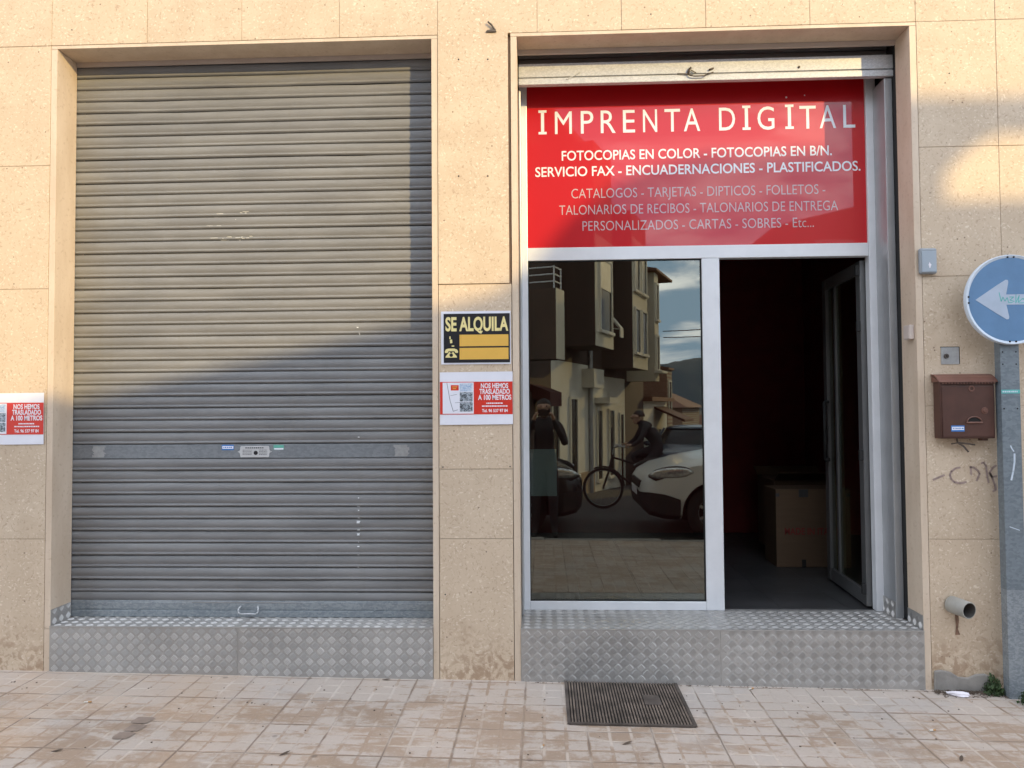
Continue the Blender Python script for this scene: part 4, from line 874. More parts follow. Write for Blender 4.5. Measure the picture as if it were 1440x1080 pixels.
# corner block with a balcony wing and a projecting bay
A = row_thing('apartment_building', 'cream apartment block with a balcony and one tall projecting bay, nearest in the window reflection', 'building', 2.0, 'buildings along the street in the reflection')
mb = MB(); mb.box(-9,0,-0.28,4.23,2.45,6.8); rbuild(mb,2.0,'wall','shade_brown_wall',A)
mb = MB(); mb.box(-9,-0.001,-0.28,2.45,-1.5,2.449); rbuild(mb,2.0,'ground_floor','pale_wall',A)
mb = MB(); mb.box(-9,-0.001,2.451,4.228,-1.5,2.449); rbuild(mb,2.0,'dark_ground_floor','shade_brown_wall',A)  # ground floor stretch darkened in its colour for a dark backdrop
mb = MB(); mb.box(0.001,0.735,0.70,1.976,2.72,6.7); bay = rbuild(mb,2.0,'bay','shade_brown_wall',A)  # body in the shaded brown, only its sunlit front is cream
mb = MB(); mb.box(0.736,0.75,0.70,1.976,2.72,4.9); rbuild(mb,2.0,'bay_front','cream_wall',bay)  # cream ends low so its glare stays out of the sign
mb = MB(); mb.box(0.001,0.735,3.83,4.225,2.33,3.50); bal = rbuild(mb,2.0,'balcony','shade_brown_wall',A)
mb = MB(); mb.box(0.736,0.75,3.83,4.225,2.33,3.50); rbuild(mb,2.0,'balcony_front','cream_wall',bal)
mb = MB()
for z in (3.62,3.74,3.86): mb.bar((0.70,3.86,z),(0.70,4.2,z),0.012).bar((0.05,4.2,z),(0.70,4.2,z),0.012)
for t in (3.86,4.2): mb.bar((0.70,t,3.50),(0.70,t,3.88),0.014)
rbuild(mb,2.0,'railing','alu',bal)
mb = MB(); mb.box(-9.3,0.35,-0.279,4.6,6.801,6.95); rbuild(mb,2.0,'roof','roof',A)
for za, zb in ((3.05,4.50),): rwin(A,2.0,0.7502,0.85,1.75,za,zb,0.4)
for ta, tb, za, zb in ((3.3,2.85,-0.2,1.45),(2.5,2.05,0.15,1.75),(1.4,0.9,0.15,1.75)): rwin(A,2.0,0.0004,ta,tb,za,zb)
mb = MB(); mb.box(0.0004,0.06,3.45,3.75,-0.6,1.8); rbuild(mb,2.0,'door','shade_brown_wall',A)
mb = MB(); mb.prism([(0.01,1.95),(0.40,1.80),(0.40,1.55),(0.01,1.72)],'y',3.0,3.6); rbuild(mb,2.0,'awning','awning',A)
mb = MB(); mb.bar((0.05,0.05,-1.0),(0.05,0.05,6.7),0.05,10); rbuild(mb,2.0,'drain_pipe','alu_grey',A)
mb = MB(); mb.box(0.0,0.28,-0.20,0.55,1.95,2.35); rbuild(mb,2.0,'air_conditioner','pale_wall',A)
mb = MB(); mb.box(0.0003,0.03,-0.275,2.44,-1.0,0.15); rbuild(mb,2.0,'wall_base','ochre_wall',A)
for z in (3.0,4.62): mb = MB(); mb.box(0.7502,0.765,0.70,1.976,z-0.015,z+0.015); rbuild(mb,2.0,'string_course','pale_wall',bay)
# second block
B = row_thing('apartment_building', 'cream apartment block with a two column window bay, second in the window reflection', 'building', -1.6, 'buildings along the street in the reflection')
mb = MB(); mb.box(-9,-0.002,-3.1,-0.282,2.25,6.1); rbuild(mb,-1.6,'wall','shade_brown_wall',B)
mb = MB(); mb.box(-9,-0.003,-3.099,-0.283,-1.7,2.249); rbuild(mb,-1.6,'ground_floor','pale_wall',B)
mb = MB(); mb.box(0.001,0.735,-2.475,-1.0,2.43,6.05); b_ = rbuild(mb,-1.6,'bay','shade_brown_wall',B)
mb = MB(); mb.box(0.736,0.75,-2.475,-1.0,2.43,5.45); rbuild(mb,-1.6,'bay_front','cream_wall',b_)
for za, zb in ((2.80,3.85),(4.25,5.35)):
    rwin(B,-1.6,0.7502,-1.65,-1.12,za,zb); rwin(B,-1.6,0.7502,-2.35,-1.82,za,zb)
for ta, tb, za, zb in ((-0.5,-0.95,-0.1,1.5),(-1.5,-2.0,-0.1,1.5),(-2.5,-2.9,-0.8,1.4)): rwin(B,-1.6,-0.0015,ta,tb,za,zb)
mb = MB(); mb.box(0.0,0.35,-1.3,-0.4,1.62,1.75); rbuild(mb,-1.6,'canopy','pale_wall',B)
mb = MB(); mb.box(-9.3,0.3,-3.099,-0.283,6.101,6.25); rbuild(mb,-1.6,'roof','roof',B)
mb = MB(); mb.prism([(0.02,4.02),(0.62,3.30),(0.62,3.24),(0.02,3.96)],'y',-0.62,-0.36); mb.bar((0.02,-0.40,3.35),(0.60,-0.40,3.26),0.015).box(0.60,0.625,-0.62,-0.36,3.08,3.24); rbuild(mb,-1.6,'sun_blind','pale_wall',B)
# third, lower block with an eave
D = row_thing('apartment_building', 'lower cream block with an overhanging eave, third in the window reflection', 'building', -4.2, 'buildings along the street in the reflection')
mb = MB(); mb.box(-8,-0.003,-5.2,-3.102,-1.9,5.0); rbuild(mb,-4.2,'wall','shade_brown_wall',D)
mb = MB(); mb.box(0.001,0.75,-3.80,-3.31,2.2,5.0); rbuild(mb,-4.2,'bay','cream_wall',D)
for za, zb in ((2.5,3.4),(3.8,4.75)): rwin(D,-4.2,0.7502,-3.74,-3.42,za,zb)
mb = MB(); mb.prism([(-8.3,5.01),(0.86,5.01),(0.86,5.07),(-3.5,5.9),(-8.3,5.10)],'y',-5.2,-3.103); rbuild(mb,-4.2,'roof','roof',D)
mb = MB(); mb.box(0.751,0.95,-3.9,-3.2,2.40,2.46); rbuild(mb,-4.2,'canopy','pale_wall',D)
E_ = row_thing('low_shop', 'low white shop with a striped awning beyond the third block in the reflection', 'shop', -6.5)
mb = MB(); mb.box(-6,-0.004,-8.5,-5.21,-2.1,1.70); rbuild(mb,-6.5,'wall','pale_wall',E_)
for ta, tb in ((-5.6,-6.3),(-6.8,-7.5)): rwin(E_,-6.5,-0.0035,ta,tb,-0.7,0.9)
mb = MB(); mb.prism([(0.0,1.55),(0.9,1.15),(0.9,1.08),(0.0,1.48)],'y',-8.2,-6.6); rbuild(mb,-6.5,'awning','awning',E_)
mb = MB(); mb.box(-6.1,0.25,-8.5,-5.215,1.701,1.82); rbuild(mb,-6.5,'roof','roof',E_)
F_ = row_thing('brick_house', 'brown brick house with a tiled roof further down the reflected street', 'house', -10.5)
mb = MB(); mb.box(-7,0,-9.4,-8.57,-2.4,2.75); rbuild(mb,-10.5,'wall','brick',F_)
mb = MB(); mb.prism([(-7.1,2.751),(0.08,2.751),(0.08,2.81),(-3.3,3.5),(-7.1,2.81)],'y',-9.45,-8.52); rbuild(mb,-10.5,'roof','roof',F_)
for ta, tb, za, zb in ((-8.75,-9.2,1.4,2.4),(-8.75,-9.2,-0.9,0.6)): rwin(F_,-10.5,0.0005,ta,tb,za,zb)
for nm, lb_, x, y, w, d, h, zb, wl in (('distant_house','dark hip roofed house before the hill in the window reflection',8.9,-41,5,6,4.6,-1.9,'brick'),('distant_house','small ochre house at the far end of the reflected street',14.6,-56,4,6,3.6,-2.7,'ochre_wall'),('distant_house','pale distant house beside the far end of the reflected street',20.5,-72,6,6,4.2,-3.3,'pale_wall')):
    h_ = thing(nm, lb_, 'house', (x,y,zb), RZ, 'distant houses in the reflection')
    mb = MB(); mb.box(-w,0,-d/2,d/2,-1,h-1.2); mb.build('wall', wl, h_, local=True)
    mb = MB(); e = 0.35; b4 = [(-w-e,-d/2-e,h-1.199),(e,-d/2-e,h-1.199),(e,d/2+e,h-1.199),(-w-e,d/2+e,h-1.199)]; r4 = [(-w*0.6,-d*0.2,h),(-w*0.4,-d*0.2,h),(-w*0.4,d*0.2,h),(-w*0.6,d*0.2,h)]; mb.loft([b4,r4]); mb.build('roof','roof',h_,local=True)
    for k in (-1,0,1):
        mb = MB(); mb.box(0.002,0.03,k*1.6-0.45,k*1.6+0.45,0.6,2.0); mb.build('window','shade_glass',h_,local=True)
        mb = MB(); mb.box(-w*0.5+k*1.2-0.4,-w*0.5+k*1.2+0.4,d/2+0.002,d/2+0.03,0.6,2.0); mb.build('window','shade_glass',h_,local=True)
# house across the street on the right: its roof line is shaped to throw the big shadow on the shop front
H_ = thing('corner_house', 'tall ochre corner house with a roof shaped for its shadow across the street on the right', 'house', (9.5,-11,-0.3))
mb = MB(); mb.prism([(4.9,-1),(4.9,5.33),(6.3,5.65),(8.85,6.20),(11.24,6.66),(15.0,6.66),(15.0,-1)],'y',-14.5,-11.0); mb.build('wall','ochre_wall',H_)
mb = MB(); mb.prism([(8.86,6.206),(9.47,6.66),(9.70,6.93),(9.95,7.12),(10.3,7.22),(11.24,7.24),(11.24,6.665)],'y',-11.22,-11.001); mb.build('shadow_parapet','ochre_wall',H_)  # thin wall added to cast the steep part of the shadow
mb = MB(); mb.prism([(11.241,6.80),(11.39,6.95),(11.66,7.11),(15.0,7.11),(15.0,7.24),(11.241,7.24)],'y',-11.25,-11.02).box(14.8,15.0,-11.25,-11.02,6.702,7.109); mb.build('shadow_beam','pale_wall',H_)  # beam added to leave the lit wedge on the right pier
for x in (6.2,8.0,9.9,12.0,13.6):
    for z in (0.9,3.6):
        mb = MB(); mb.box(x-0.5,x+0.5,-10.998,-10.96,z,z+1.4); f = mb.build('window','pale_wall',H_); mb = MB(); mb.box(x-0.42,x+0.42,-10.959,-10.95,z+0.08,z+1.32); mb.build('pane','shade_glass',f)
# hill
mb = MB(); NXH, NYH = 60, 14; r4 = random.Random(8); hv = []
for j in range(NYH+1):
    for i in range(NXH+1):
        x = 120+700*i/NXH; y = -900-500*j/NYH; px = min(1,max(0,(x-128)/80.0)); ridge = 78*math.sin(px*math.pi/2)+10*math.sin((x-200)/70.0)*px+14*max(0,(x-220)/300)
        hv.append((x, y, -4+ridge*math.sin(math.pi*min(1,(j+0.0)/NYH*1.0)*0.5+0.0)*1.05+r4.uniform(-1.5,1.5)*px))
mb.add(hv, [(j*(NXH+1)+i,j*(NXH+1)+i+1,(j+1)*(NXH+1)+i+1,(j+1)*(NXH+1)+i) for j in range(NYH) for i in range(NXH)])
o = mb.build('hills','hill',smooth=True); tag(o, kind='structure')
for k, (za, zb) in enumerate(((3.55,4.75),(3.38,4.45))):
    mb = MB(); pts = []
    for i in range(13):
        t = i/12; pts.append((3.2+5.9*t, -15.25+0.7*t+0.05*k, za+(zb-za)*t-0.35*math.sin(math.pi*t)))
    o = mb.path(pts,0.012,6).build('overhead_cable','cable'); tag(o, ('upper' if k == 0 else 'lower')+' black cable strung across the street from the third block', 'cable', 'overhead cables')

# ------------------------------------------------------------------ cars
M['car_white'] = plain('white_car_paint', (0.68,0.68,0.66), 0.25, 0, 0.02, spec=0.6); M['car_dark'] = plain('dark_car_paint', (0.018,0.019,0.022), 0.22, 0, 0.02); M['car_blue'] = plain('blue_car_paint', (0.03,0.06,0.10), 0.25, 0, 0.02)
M['car_grey'] = plain('silver_car_paint', (0.30,0.31,0.32), 0.3, 0.4, 0.02)
M['black_plastic'] = plain('black_plastic', (0.014,0.014,0.014), 0.6); M['tyre'] = plain('tyre_rubber', (0.014,0.014,0.014), 0.85); M['rim'] = plain('alloy_rim', (0.42,0.43,0.44), 0.35, 0.7, 0.05)
M['lamp'] = plain('headlight_lens', (0.55,0.56,0.55), 0.12, 0.6, 0.3, 30); M['tail'] = plain('tail_light', (0.25,0.01,0.01), 0.2)
def car(label, group, loc, rz_, paint, L=4.35, hs=1.0, grey=True):
    c = thing('parked_car', label, 'car', loc, rz_, group)
    st = [(0.0,.50,.46,.60,.63),(0.03,.66,.36,.68,.72),(0.10,.77,.29,.76,.80),(0.28,.85,.25,.85,.89),(0.62,.895,.24,.93,.98),(1.08,.91,.24,1.0,1.07),(1.35,.915,.24,1.03,1.08),(2.6,.92,.24,1.05,1.09),(3.8,.915,.24,1.05,1.09),(4.12,.89,.28,1.03,1.07),(4.27,.82,.34,.95,1.0),(4.33,.72,.42,.80,.84),(4.35,.60,.48,.66,.70)]
    def ring(x, w, zl, zs, zt, g=0.0):
        h = [(0,zl),(w*.82,zl),(w*.97,zl+.07),(w,zl+(zs-zl)*.45),(w*1.0,zl+(zs-zl)*.72),(w*.975,zs-.02),(w*.88,zs+(zt-zs)*.55),(w*.5,zt-.008),(0,zt)]
        h = [(y*(1+g),z*hs) for y, z in h]
        return [(x*L/4.35, y, z) for y, z in h]+[(x*L/4.35, -y, z) for y, z in reversed(h[1:-1])]
    mb = MB(); mb.loft([ring(*s_) for s_ in st]); body = mb.build('body', paint, c, local=True, smooth=True)
    wx = [0.86*L/4.35, 3.48*L/4.35]; mb = MB()
    for x in wx: mb.bar((x,-1.2,.335),(x,-0.62,.335),0.385,32).bar((x,0.62,.335),(x,1.2,.335),0.385,32)
    cut = mb.build('cutter','black_plastic',c,local=True); bo = body.modifiers.new('b','BOOLEAN'); bo.operation = 'DIFFERENCE'; bo.object = cut; bo.solver = 'EXACT'; bo.material_mode = 'TRANSFER'
    dg = bpy.context.evaluated_depsgraph_get(); me = bpy.data.meshes.new_from_object(body.evaluated_get(dg)); body.modifiers.clear(); body.data = me; bpy.data.objects.remove(cut)
    me.set_sharp_from_angle(angle=R(35))
    def g(x0, x1, w, z): 
        x0 *= L/4.35; x1 *= L/4.35; k = 0.18
        return [(x0,0,z),(x0+0.05,w*.6,z),(x0+k+.1,w*.94,z),(x0+.6,w,z),(x1-.5,w,z),(x1-.12,w*.93,z),(x1-.03,w*.6,z),(x1,0,z),(x1-.03,-w*.6,z),(x1-.12,-w*.93,z),(x1-.5,-w,z),(x0+.6,-w,z),(x0+k+.1,-w*.94,z),(x0+0.05,-w*.6,z)]
    zz = [1.0*hs,1.06*hs,1.30*hs,1.50*hs]
    mb = MB(); mb.loft([g(0.98,4.20,.84,zz[0]),g(1.10,4.17,.83,zz[1]),g(1.50,4.03,.74,zz[2]),g(1.86,3.86,.66,zz[3])]); mb.build('windows','shade_glass',c,local=True,smooth=False)
    mb = MB(); mb.loft([g(1.80,3.90,.675,zz[3]-0.02),g(1.84,3.88,.67,zz[3]+0.02),g(1.98,3.80,.60,1.555*hs),g(2.3,3.6,.40,1.575*hs)]); mb.build('roof',paint,c,local=True,smooth=True)
    mb = MB()
    for sy in (-1,1):
        for (xa, xb) in ((1.20,1.96),(3.95,3.72)): mb.bar((xa*L/4.35,sy*.79,zz[1]-.03),(xb*L/4.35,sy*.645,zz[3]),0.035,6)
        mb.bar((2.60*L/4.35,sy*.835,zz[1]-.03),(2.62*L/4.35,sy*.665,zz[3]),0.04,6)
    mb.build('pillar',paint,c,local=True)
    mb = MB(); low = [s_ for s_ in st if s_[0] <= 0.28]
    def lring(x, w, zl, top): 
        w *= 1.012; return [(x*L/4.35-0.012,y,z*hs) for y, z in ((0,zl-.01),(w*.82,zl-.01),(w*.99,zl+.06),(w*1.0,top),(0,top),(-w*1.0,top),(-w*.99,zl+.06),(-w*.82,zl-.01))]
    mb.loft([lring(0.0,.50,.46,.56),lring(0.03,.66,.36,.57),lring(0.10,.77,.29,.58),lring(0.28,.85,.25,.56),lring(0.46,.88,.24,.50)]); mb.build('front_bumper','black_plastic',c,local=True)
    mb = MB(); mb.box(-0.008,0.05,-.42,.42,.60*hs,.70*hs); mb.build('grille','black_plastic',c,local=True,bevel=0.01)
    for sy in (-1,1):
        for nm, x0_, ln, mt in (('headlight',0.34,0.27,'lamp'),('tail_light',4.20,0.12,'tail')):
            mb = MB(); rings = []
            for i in range(7):
                t = -1+2*i/6; r_ = math.sqrt(max(0.03,1-t*t)); cx_ = x0_*L/4.35+ln*t; wy = (0.79+0.115*(t+1)/2) if nm == 'headlight' else 0.84
                wy = wy-0.06*r_*0
                rings.append([(cx_, sy*(wy+0.035*r_*math.cos(a)-0.02), (0.80+0.045*(t+1)/2)*hs+0.075*r_*math.sin(a)) for a in [2*math.pi*j/10 for j in range(10)]])
            hl = mb.loft(rings).build(nm, mt, c, local=True, smooth=True)
            if nm == 'headlight':
                mb = MB(); rr_ = [[(x+0.0, y-sy*0.012, 0.845*hs+(z-0.845*hs)*1.35) for x, y, z in q] for q in rings]; mb.loft(rr_).build('lamp_surround','black_plastic',hl,local=True,smooth=True)
        mb = MB(); mb.loft([[(1.32+.10*math.cos(a)*k_, sy*(0.90+d_), (1.08+.07*math.sin(a)*k_)*hs) for a in [2*math.pi*j/10 for j in range(10)]] for d_, k_ in ((0.0,.5),(.05,1),(.14,1),(.19,.6))]); mb.build('mirror',paint,c,local=True,smooth=True)
        for x in wx:
            mb = MB(); mb.torus((x,sy*.80,.335),.255,.085,'y',36,12); w = mb.build('wheel','tyre',c,local=True,smooth=True)
            mb = MB(); mb.ring((x,.335),.215,.185,sy*.80-.05,sy*.80+.05,36); mb.bar((x,sy*.80-.03,.335),(x,sy*.80+.045,.335),.05,16)
            for k in range(7): a = 2*math.pi*k/7; mb.bar((x,sy*.83,.335),(x+.2*math.cos(a),sy*.835,.335+.2*math.sin(a)),.022,6)
            mb.build('rim','rim',w,local=True)
            mb = MB(); mb.bar((x,sy*.62,.335),(x,sy*.70,.335),.37,28); mb.build('wheel_well','black_plastic',c,local=True) if False else None
    mb = MB(); mb.box(1.28*L/4.35,3.06*L/4.35,-.925,.925,.245*hs,.33*hs); mb.build('side_sill','black_plastic',c,local=True)
    mb = MB(); mb.box(-0.022,-0.010,-.26,.26,.50*hs,.60*hs); mb.build('number_plate','poster_white',c,local=True,bevel=0.003)
    mb = MB()
    for sy in (-1,1):
        mb.box(1.95,2.12,sy*.925-.008,sy*.925+.008,.86*hs,.885*hs).box(2.98,3.15,sy*.925-.008,sy*.925+.008,.86*hs,.885*hs)
    mb.build('door_handle',paint,c,local=True)
    return c
car('white sport utility car parked at the kerb, its headlight in the reflection', 'parked cars', (1.24,-5.36,-0.13), 0, 'car_white')
car('black hatchback parked at the kerb behind the photographer', 'parked cars', (0.50,-5.62,-0.13), math.pi, 'car_dark', 4.1, 0.98)
car('dark blue car parked along the left row of the reflected street', 'parked cars', (3.35,-14.6,-0.49), R(-69.5), 'car_blue', 4.2, 0.94)
car('silver car further down the reflected street', 'parked cars', (6.3,-24.5,-0.98), R(-69.5), 'car_grey', 4.2, 0.94)
car('white car at the far end of the reflected street', 'parked cars', (9.2,-33.0,-1.4), R(-69.5), 'car_white', 4.2, 0.95)

# ------------------------------------------------------------------ people and bicycle
M['skin'] = plain('skin', (0.40,0.24,0.17), 0.5, 0, 0.06); M['hair'] = plain('dark_hair', (0.02,0.015,0.012), 0.6); M['jacket'] = plain('dark_jacket', (0.020,0.020,0.023), 0.8); M['trousers'] = plain('dark_trousers', (0.022,0.024,0.030), 0.85); M['shoes'] = plain('black_shoes', (0.012,0.011,0.010), 0.6)
M['eye'] = plain('eye', (0.05,0.04,0.035), 0.2)
def person(label, loc, rz_, J, edges, root, hair_c, face, group=None):
    """J: joint -> (x,y,z,radius); edges: (a,b,material index)"""
    names = list(J); idx = {k: i for i, k in enumerate(names)}
    me = bpy.data.meshes.new('person'); me.from_pydata([J[k][:3] for k in names], [(idx[a],idx[b]) for a, b, m in edges], [])
    bm = bmesh.new(); bm.from_mesh(me); ly = bm.verts.layers.skin.verify()
    bm.verts.ensure_lookup_table()
    for k in names: bm.verts[idx[k]][ly].radius = (J[k][3],J[k][3]); bm.verts[idx[k]][ly].use_root = (k == root)
    bm.to_mesh(me); bm.free()
    o = bpy.data.objects.new('person', me); C.objects.link(o); sk = o.modifiers.new('s','SKIN'); sk.use_smooth_shade = True; sk.branch_smoothing = 0.3; o.modifiers.new('u','SUBSURF').levels = 2
    o.modifiers['u'].render_levels = 2
    dg = bpy.context.evaluated_depsgraph_get(); m2 = bpy.data.meshes.new_from_object(o.evaluated_get(dg)); o.modifiers.clear(); o.data = m2; m2.name = 'person'
    m2.materials.clear()
    for k in ('skin','jacket','trousers','shoes'): m2.materials.append(M[k])
    seg = [(Vector(J[a][:3]),Vector(J[b][:3]),m,(J[a][3]+J[b][3])/2) for a, b, m in edges]
    for p in m2.polygons:
        c = p.center; best = 1e9; bmi = 0
        for a, b, m, r_ in seg:
            d = b-a; t = max(0,min(1,(c-a).dot(d)/max(1e-9,d.length_squared))); q = (c-(a+d*t)).length-r_
            if q < best: best = q; bmi = m
        p.material_index = bmi; p.use_smooth = True
    o.location = loc; o.rotation_euler = (0,0,rz_); tag(o, label, 'person', group)
    hc = Vector(hair_c[:3]); mb = MB(); rr_ = hair_c[3]; rg = []
    for i in range(8):
        a = math.pi*0.5*(i/7)*1.05-0.08; rg.append([(hc.x+rr_*math.cos(a)*math.cos(b)*1.05-face.x*0.02, hc.y+rr_*math.cos(a)*math.sin(b)*1.0-face.y*0.02, hc.z+rr_*1.08*math.sin(a)+0.005) for b in [2*math.pi*j/18 for j in range(18)]])
    mb.loft(rg).build('hair','hair',o,local=True,smooth=True)
    sd = Vector((-face.y,face.x,0)); mb = MB()
    for s_ in (-1,1):
        e = hc+face*(rr_*0.93)+sd*s_*0.032+Vector((0,0,0.005)); mb.bar(e-face*0.008,e+face*0.006,0.010,10)
    mb.build('eye','eye',o,local=True)
    return o
def head(J, E_, neck, x, y, z, face):
    f = Vector(face); s_ = Vector((-f.y,f.x,0)); c = Vector((x,y,z))
    def put(n, v, r_): J[n] = (v.x,v.y,v.z,r_)
    put('skull', c+Vector((0,0,0.02))-f*0.015, 0.088); put('crown', c+Vector((0,0,0.085))-f*0.015, 0.070); put('jaw', c+Vector((0,0,-0.065))+f*0.028, 0.060)
    put('nose', c+f*0.112+Vector((0,0,-0.018)), 0.012); put('chin', c+f*0.062+Vector((0,0,-0.105)), 0.026)
    E_ += [(neck,'jaw',0),('jaw','skull',0),('skull','crown',0),('skull','nose',0),('jaw','chin',0)]
    for k, sg in (('l',1),('r',-1)): put('ear_'+k, c+s_*sg*0.094+Vector((0,0,-0.01)), 0.014); E_.append(('skull','ear_'+k,0))
def hand(J, E_, wrist, k, w, fwd, side, curl):
    w = Vector(w); fwd = Vector(fwd).normalized(); side = Vector(side).normalized(); curl = Vector(curl).normalized()
    p = w+fwd*0.055; J['palm_'+k] = (p.x,p.y,p.z,0.026); E_.append((wrist,'palm_'+k,0))
    for i, (o_, l) in enumerate(((-0.030,0.062),(-0.010,0.072),(0.010,0.068),(0.029,0.054))):
        a = p+fwd*0.035+side*o_; b = a+(fwd*0.55+curl*0.6)*l*0.55; c = b+(curl*0.95-fwd*0.25)*l*0.45
        for n, v, r_ in (('a',a,0.011),('b',b,0.0095),('c',c,0.0085)): J['f%d%s_%s'%(i,n,k)] = (v.x,v.y,v.z,r_)
        E_ += [('palm_'+k,'f%da_%s'%(i,k),0),('f%da_%s'%(i,k),'f%db_%s'%(i,k),0),('f%db_%s'%(i,k),'f%dc_%s'%(i,k),0)]
    a = p-side*0.034+fwd*0.0; b = a+(fwd*0.5-side*0.35+curl*0.5)*0.045
    J['ta_'+k] = (a.x,a.y,a.z,0.013); J['tb_'+k] = (b.x,b.y,b.z,0.010); E_ += [('palm_'+k,'ta_'+k,0),('ta_'+k,'tb_'+k,0)]
# photographer, facing the shop, phone held up at the camera's place
J = {'pelvis':(0,-4.62,0.82,0.150),'waist':(0,-4.62,1.00,0.140),'chest':(0,-4.62,1.19,0.155),'collar':(0,-4.61,1.33,0.095),'neck':(0,-4.60,1.41,0.055)}
E2 = [('pelvis','waist',1),('waist','chest',1),('chest','collar',1),('collar','neck',0)]
head(J,E2,'neck',0,-4.59,1.535,(0,1,0))
for k, s_ in (('l',-1),('r',1)):
    J['sh_'+k] = (s_*0.19,-4.61,1.30,0.068); J['el_'+k] = (s_*0.27,-4.49,1.06,0.048); J['wr_'+k] = (s_*0.125,-4.315,1.36,0.032)
    E2 += [('collar','sh_'+k,1),('sh_'+k,'el_'+k,1),('el_'+k,'wr_'+k,1)]
    hand(J,E2,'wr_'+k,k,(s_*0.125,-4.315,1.36),(-s_*0.25,0.32,1.0),(0,1,-0.2),(-s_*1.0,0.1,0.1))
    J['hip_'+k] = (s_*0.09,-4.62,0.76,0.105); J['kn_'+k] = (s_*0.11,-4.60,0.34,0.066); J['an_'+k] = (s_*0.12,-4.63,-0.05,0.046); J['toe_'+k] = (s_*0.14,-4.48,-0.09,0.034); J['heel_'+k] = (s_*0.12,-4.67,-0.09,0.036)
    E2 += [('pelvis','hip_'+k,2),('hip_'+k,'kn_'+k,2),('kn_'+k,'an_'+k,2),('an_'+k,'toe_'+k,3),('an_'+k,'heel_'+k,3)]
person('person in dark clothes standing and holding up a phone to photograph the shop', (0,0,0), 0, J, E2, 'pelvis', (0,-4.60,1.54,0.092), Vector((0,1,0)))
ph = thing('mobile_phone', 'black phone held upright by the person photographing the shop', 'phone', (0,-4.23,1.45))
mb = MB(); mb.box(-0.075,0.075,-4.262,-4.253,1.425,1.505); mb.build('phone_body','black_plastic',ph,bevel=0.004)
mb = MB(); mb.bar((0.045,-4.253,1.48),(0.045,-4.250,1.48),0.008,14); mb.build('camera_lens','shade_glass',ph)
# cyclist riding to the left
BX, BY, BZ = 0.96, -7.45, -0.13
bk = thing('bicycle', 'dark city bicycle ridden across the road in the reflection', 'bicycle', (BX,BY,BZ))
for x in (0.0, 1.08):
    mb = MB(); mb.torus((x,0,.335),.312,.022,'y',44,10); w = mb.build('wheel','tyre',bk,local=True,smooth=True)
    mb = MB(); mb.ring((x,.335),.298,.282,-.011,.011,44); mb.bar((x,-.04,.335),(x,.04,.335),.022,12)
    for k in range(18): a = 2*math.pi*k/18; mb.bar((x,.02*(-1)**k,.335),(x+.285*math.cos(a),0,.335+.285*math.sin(a)),.0016,4)
    mb.build('rim','rim',w,local=True)
mb = MB(); T = [((.16,0,.88),(.10,0,.62),.020),((.15,0,.84),(.74,0,.66),.017),((.11,0,.66),(.62,0,.29),.019),((.62,0,.29),(.80,0,.80),.017),((.62,0,.29),(1.08,.05,.335),.011),((.62,0,.29),(1.08,-.05,.335),.011),((.76,0,.70),(1.08,.05,.335),.010),((.76,0,.70),(1.08,-.05,.335),.010)]
for a, b, r_ in T: mb.bar(a,b,r_,10)
for s_ in (-1,1): mb.path([(.10,s_*.02,.62),(.085,s_*.05,.58),(0,s_*.055,.335)],.012,8)
mb.build('frame','black_plastic',bk,local=True)
mb = MB(); mb.bar((.16,0,.88),(.19,0,1.0),.014,8); mb.path([(.40,-.27,1.01),(.24,-.25,1.03),(.19,-.05,1.0),(.19,.05,1.0),(.24,.25,1.03),(.40,.27,1.01)],.012,8); mb.build('handlebar','rim',bk,local=True)
mb = MB(); mb.loft([[(x,y*w_,z) for y, z in ((-1,.885),(-1,.90),(0,.915),(1,.90),(1,.885),(0,.87))] for x, w_ in ((.70,.02),(.78,.04),(.88,.085),(.96,.095),(.99,.06))]); mb.bar((.80,0,.79),(.84,0,.88),.013,8); mb.build('saddle','black_plastic',bk,local=True,smooth=True)
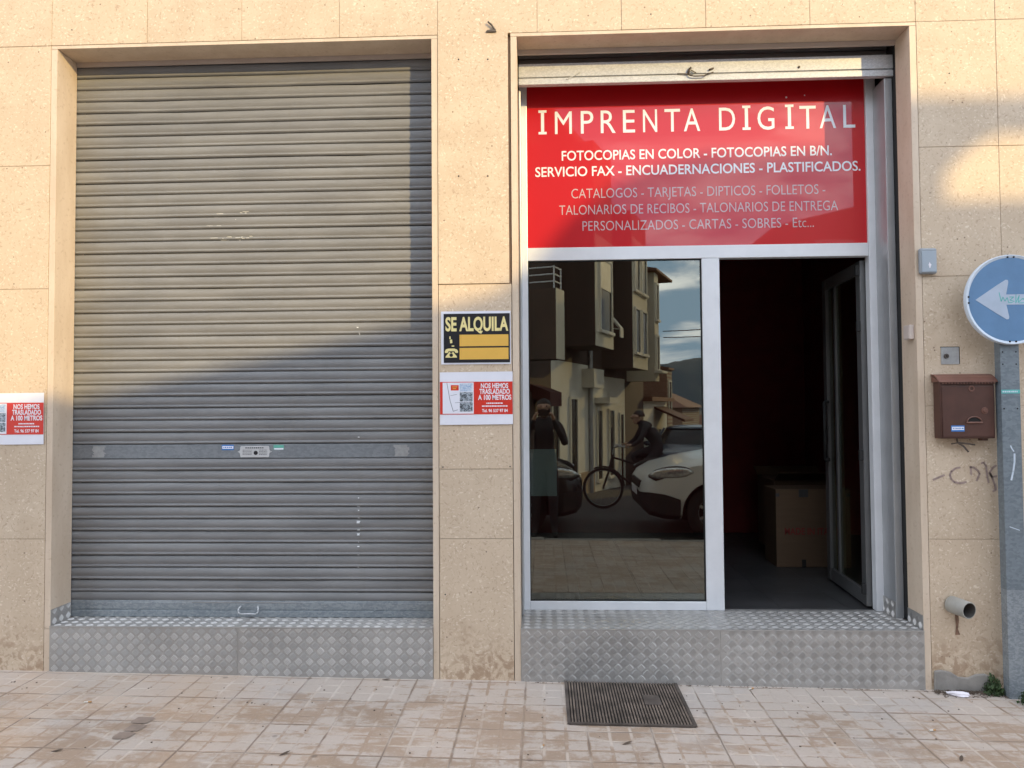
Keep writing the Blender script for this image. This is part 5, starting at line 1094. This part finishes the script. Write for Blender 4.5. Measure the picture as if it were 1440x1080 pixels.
mb = MB(); mb.ring((.62,.29),.095,.080,-.052,-.046,30); mb.bar((.62,-.07,.29),(.62,.07,.29),.02,10).bar((.62,.07,.29),(.60,.08,.12),.011,8).bar((.62,-.07,.29),(.64,-.08,.46),.011,8).box(.555,.645,.085,.17,.105,.125).box(.595,.685,-.17,-.085,.45,.47); mb.build('crank','rim',bk,local=True)
mb = MB(); n = 18
for x, a0, a1 in ((0.0,0.1,2.0),(1.08,0.2,3.0)):
    mb.path([(x+.35*math.cos(a0+(a1-a0)*i/n),0,.335+.35*math.sin(a0+(a1-a0)*i/n)) for i in range(n+1)],.014,6)
mb.build('mudguard','black_plastic',bk,local=True)
J = {'pelvis':(.92,0,1.0,.145),'waist':(.86,0,1.14,.140),'chest':(.75,0,1.28,.155),'collar':(.665,0,1.37,.10),'neck':(.61,0,1.42,.055)}
E3 = [('pelvis','waist',1),('waist','chest',1),('chest','collar',1),('collar','neck',0)]
head(J,E3,'neck',.565,0,1.50,(-1,0,0))
for k, s_ in (('l',-1),('r',1)):
    J['sh_'+k] = (.69,s_*.19,1.34,.066); J['el_'+k] = (.58,s_*.27,1.13,.048); J['wr_'+k] = (.46,s_*.265,1.04,.032)
    E3 += [('collar','sh_'+k,1),('sh_'+k,'el_'+k,1),('el_'+k,'wr_'+k,1)]
    hand(J,E3,'wr_'+k,k,(.46,s_*.265,1.04),(-1,0,0.12),(0,s_*-1.0,0),(-0.2,0,-1))
    J['hip_'+k] = (.90,s_*.10,.95,.105)
    if s_ > 0: J['kn_r'] = (.60,.12,.62,.066); J['an_r'] = (.66,.125,.20,.046); J['toe_r'] = (.54,.13,.150,.033); J['heel_r'] = (.70,.125,.155,.034)
    else: J['kn_l'] = (.50,-.12,.86,.066); J['an_l'] = (.68,-.125,.545,.046); J['toe_l'] = (.57,-.13,.50,.033); J['heel_l'] = (.72,-.125,.50,.034)
    E3 += [('pelvis','hip_'+k,2),('hip_'+k,'kn_'+k,2),('kn_'+k,'an_'+k,2),('an_'+k,'toe_'+k,3),('an_'+k,'heel_'+k,3)]
person('person in a dark jacket leaning forward on a bicycle in the reflection', (BX,BY,BZ), 0, J, E3, 'pelvis', (.58,0,1.505,.092), Vector((-1,0,0)))
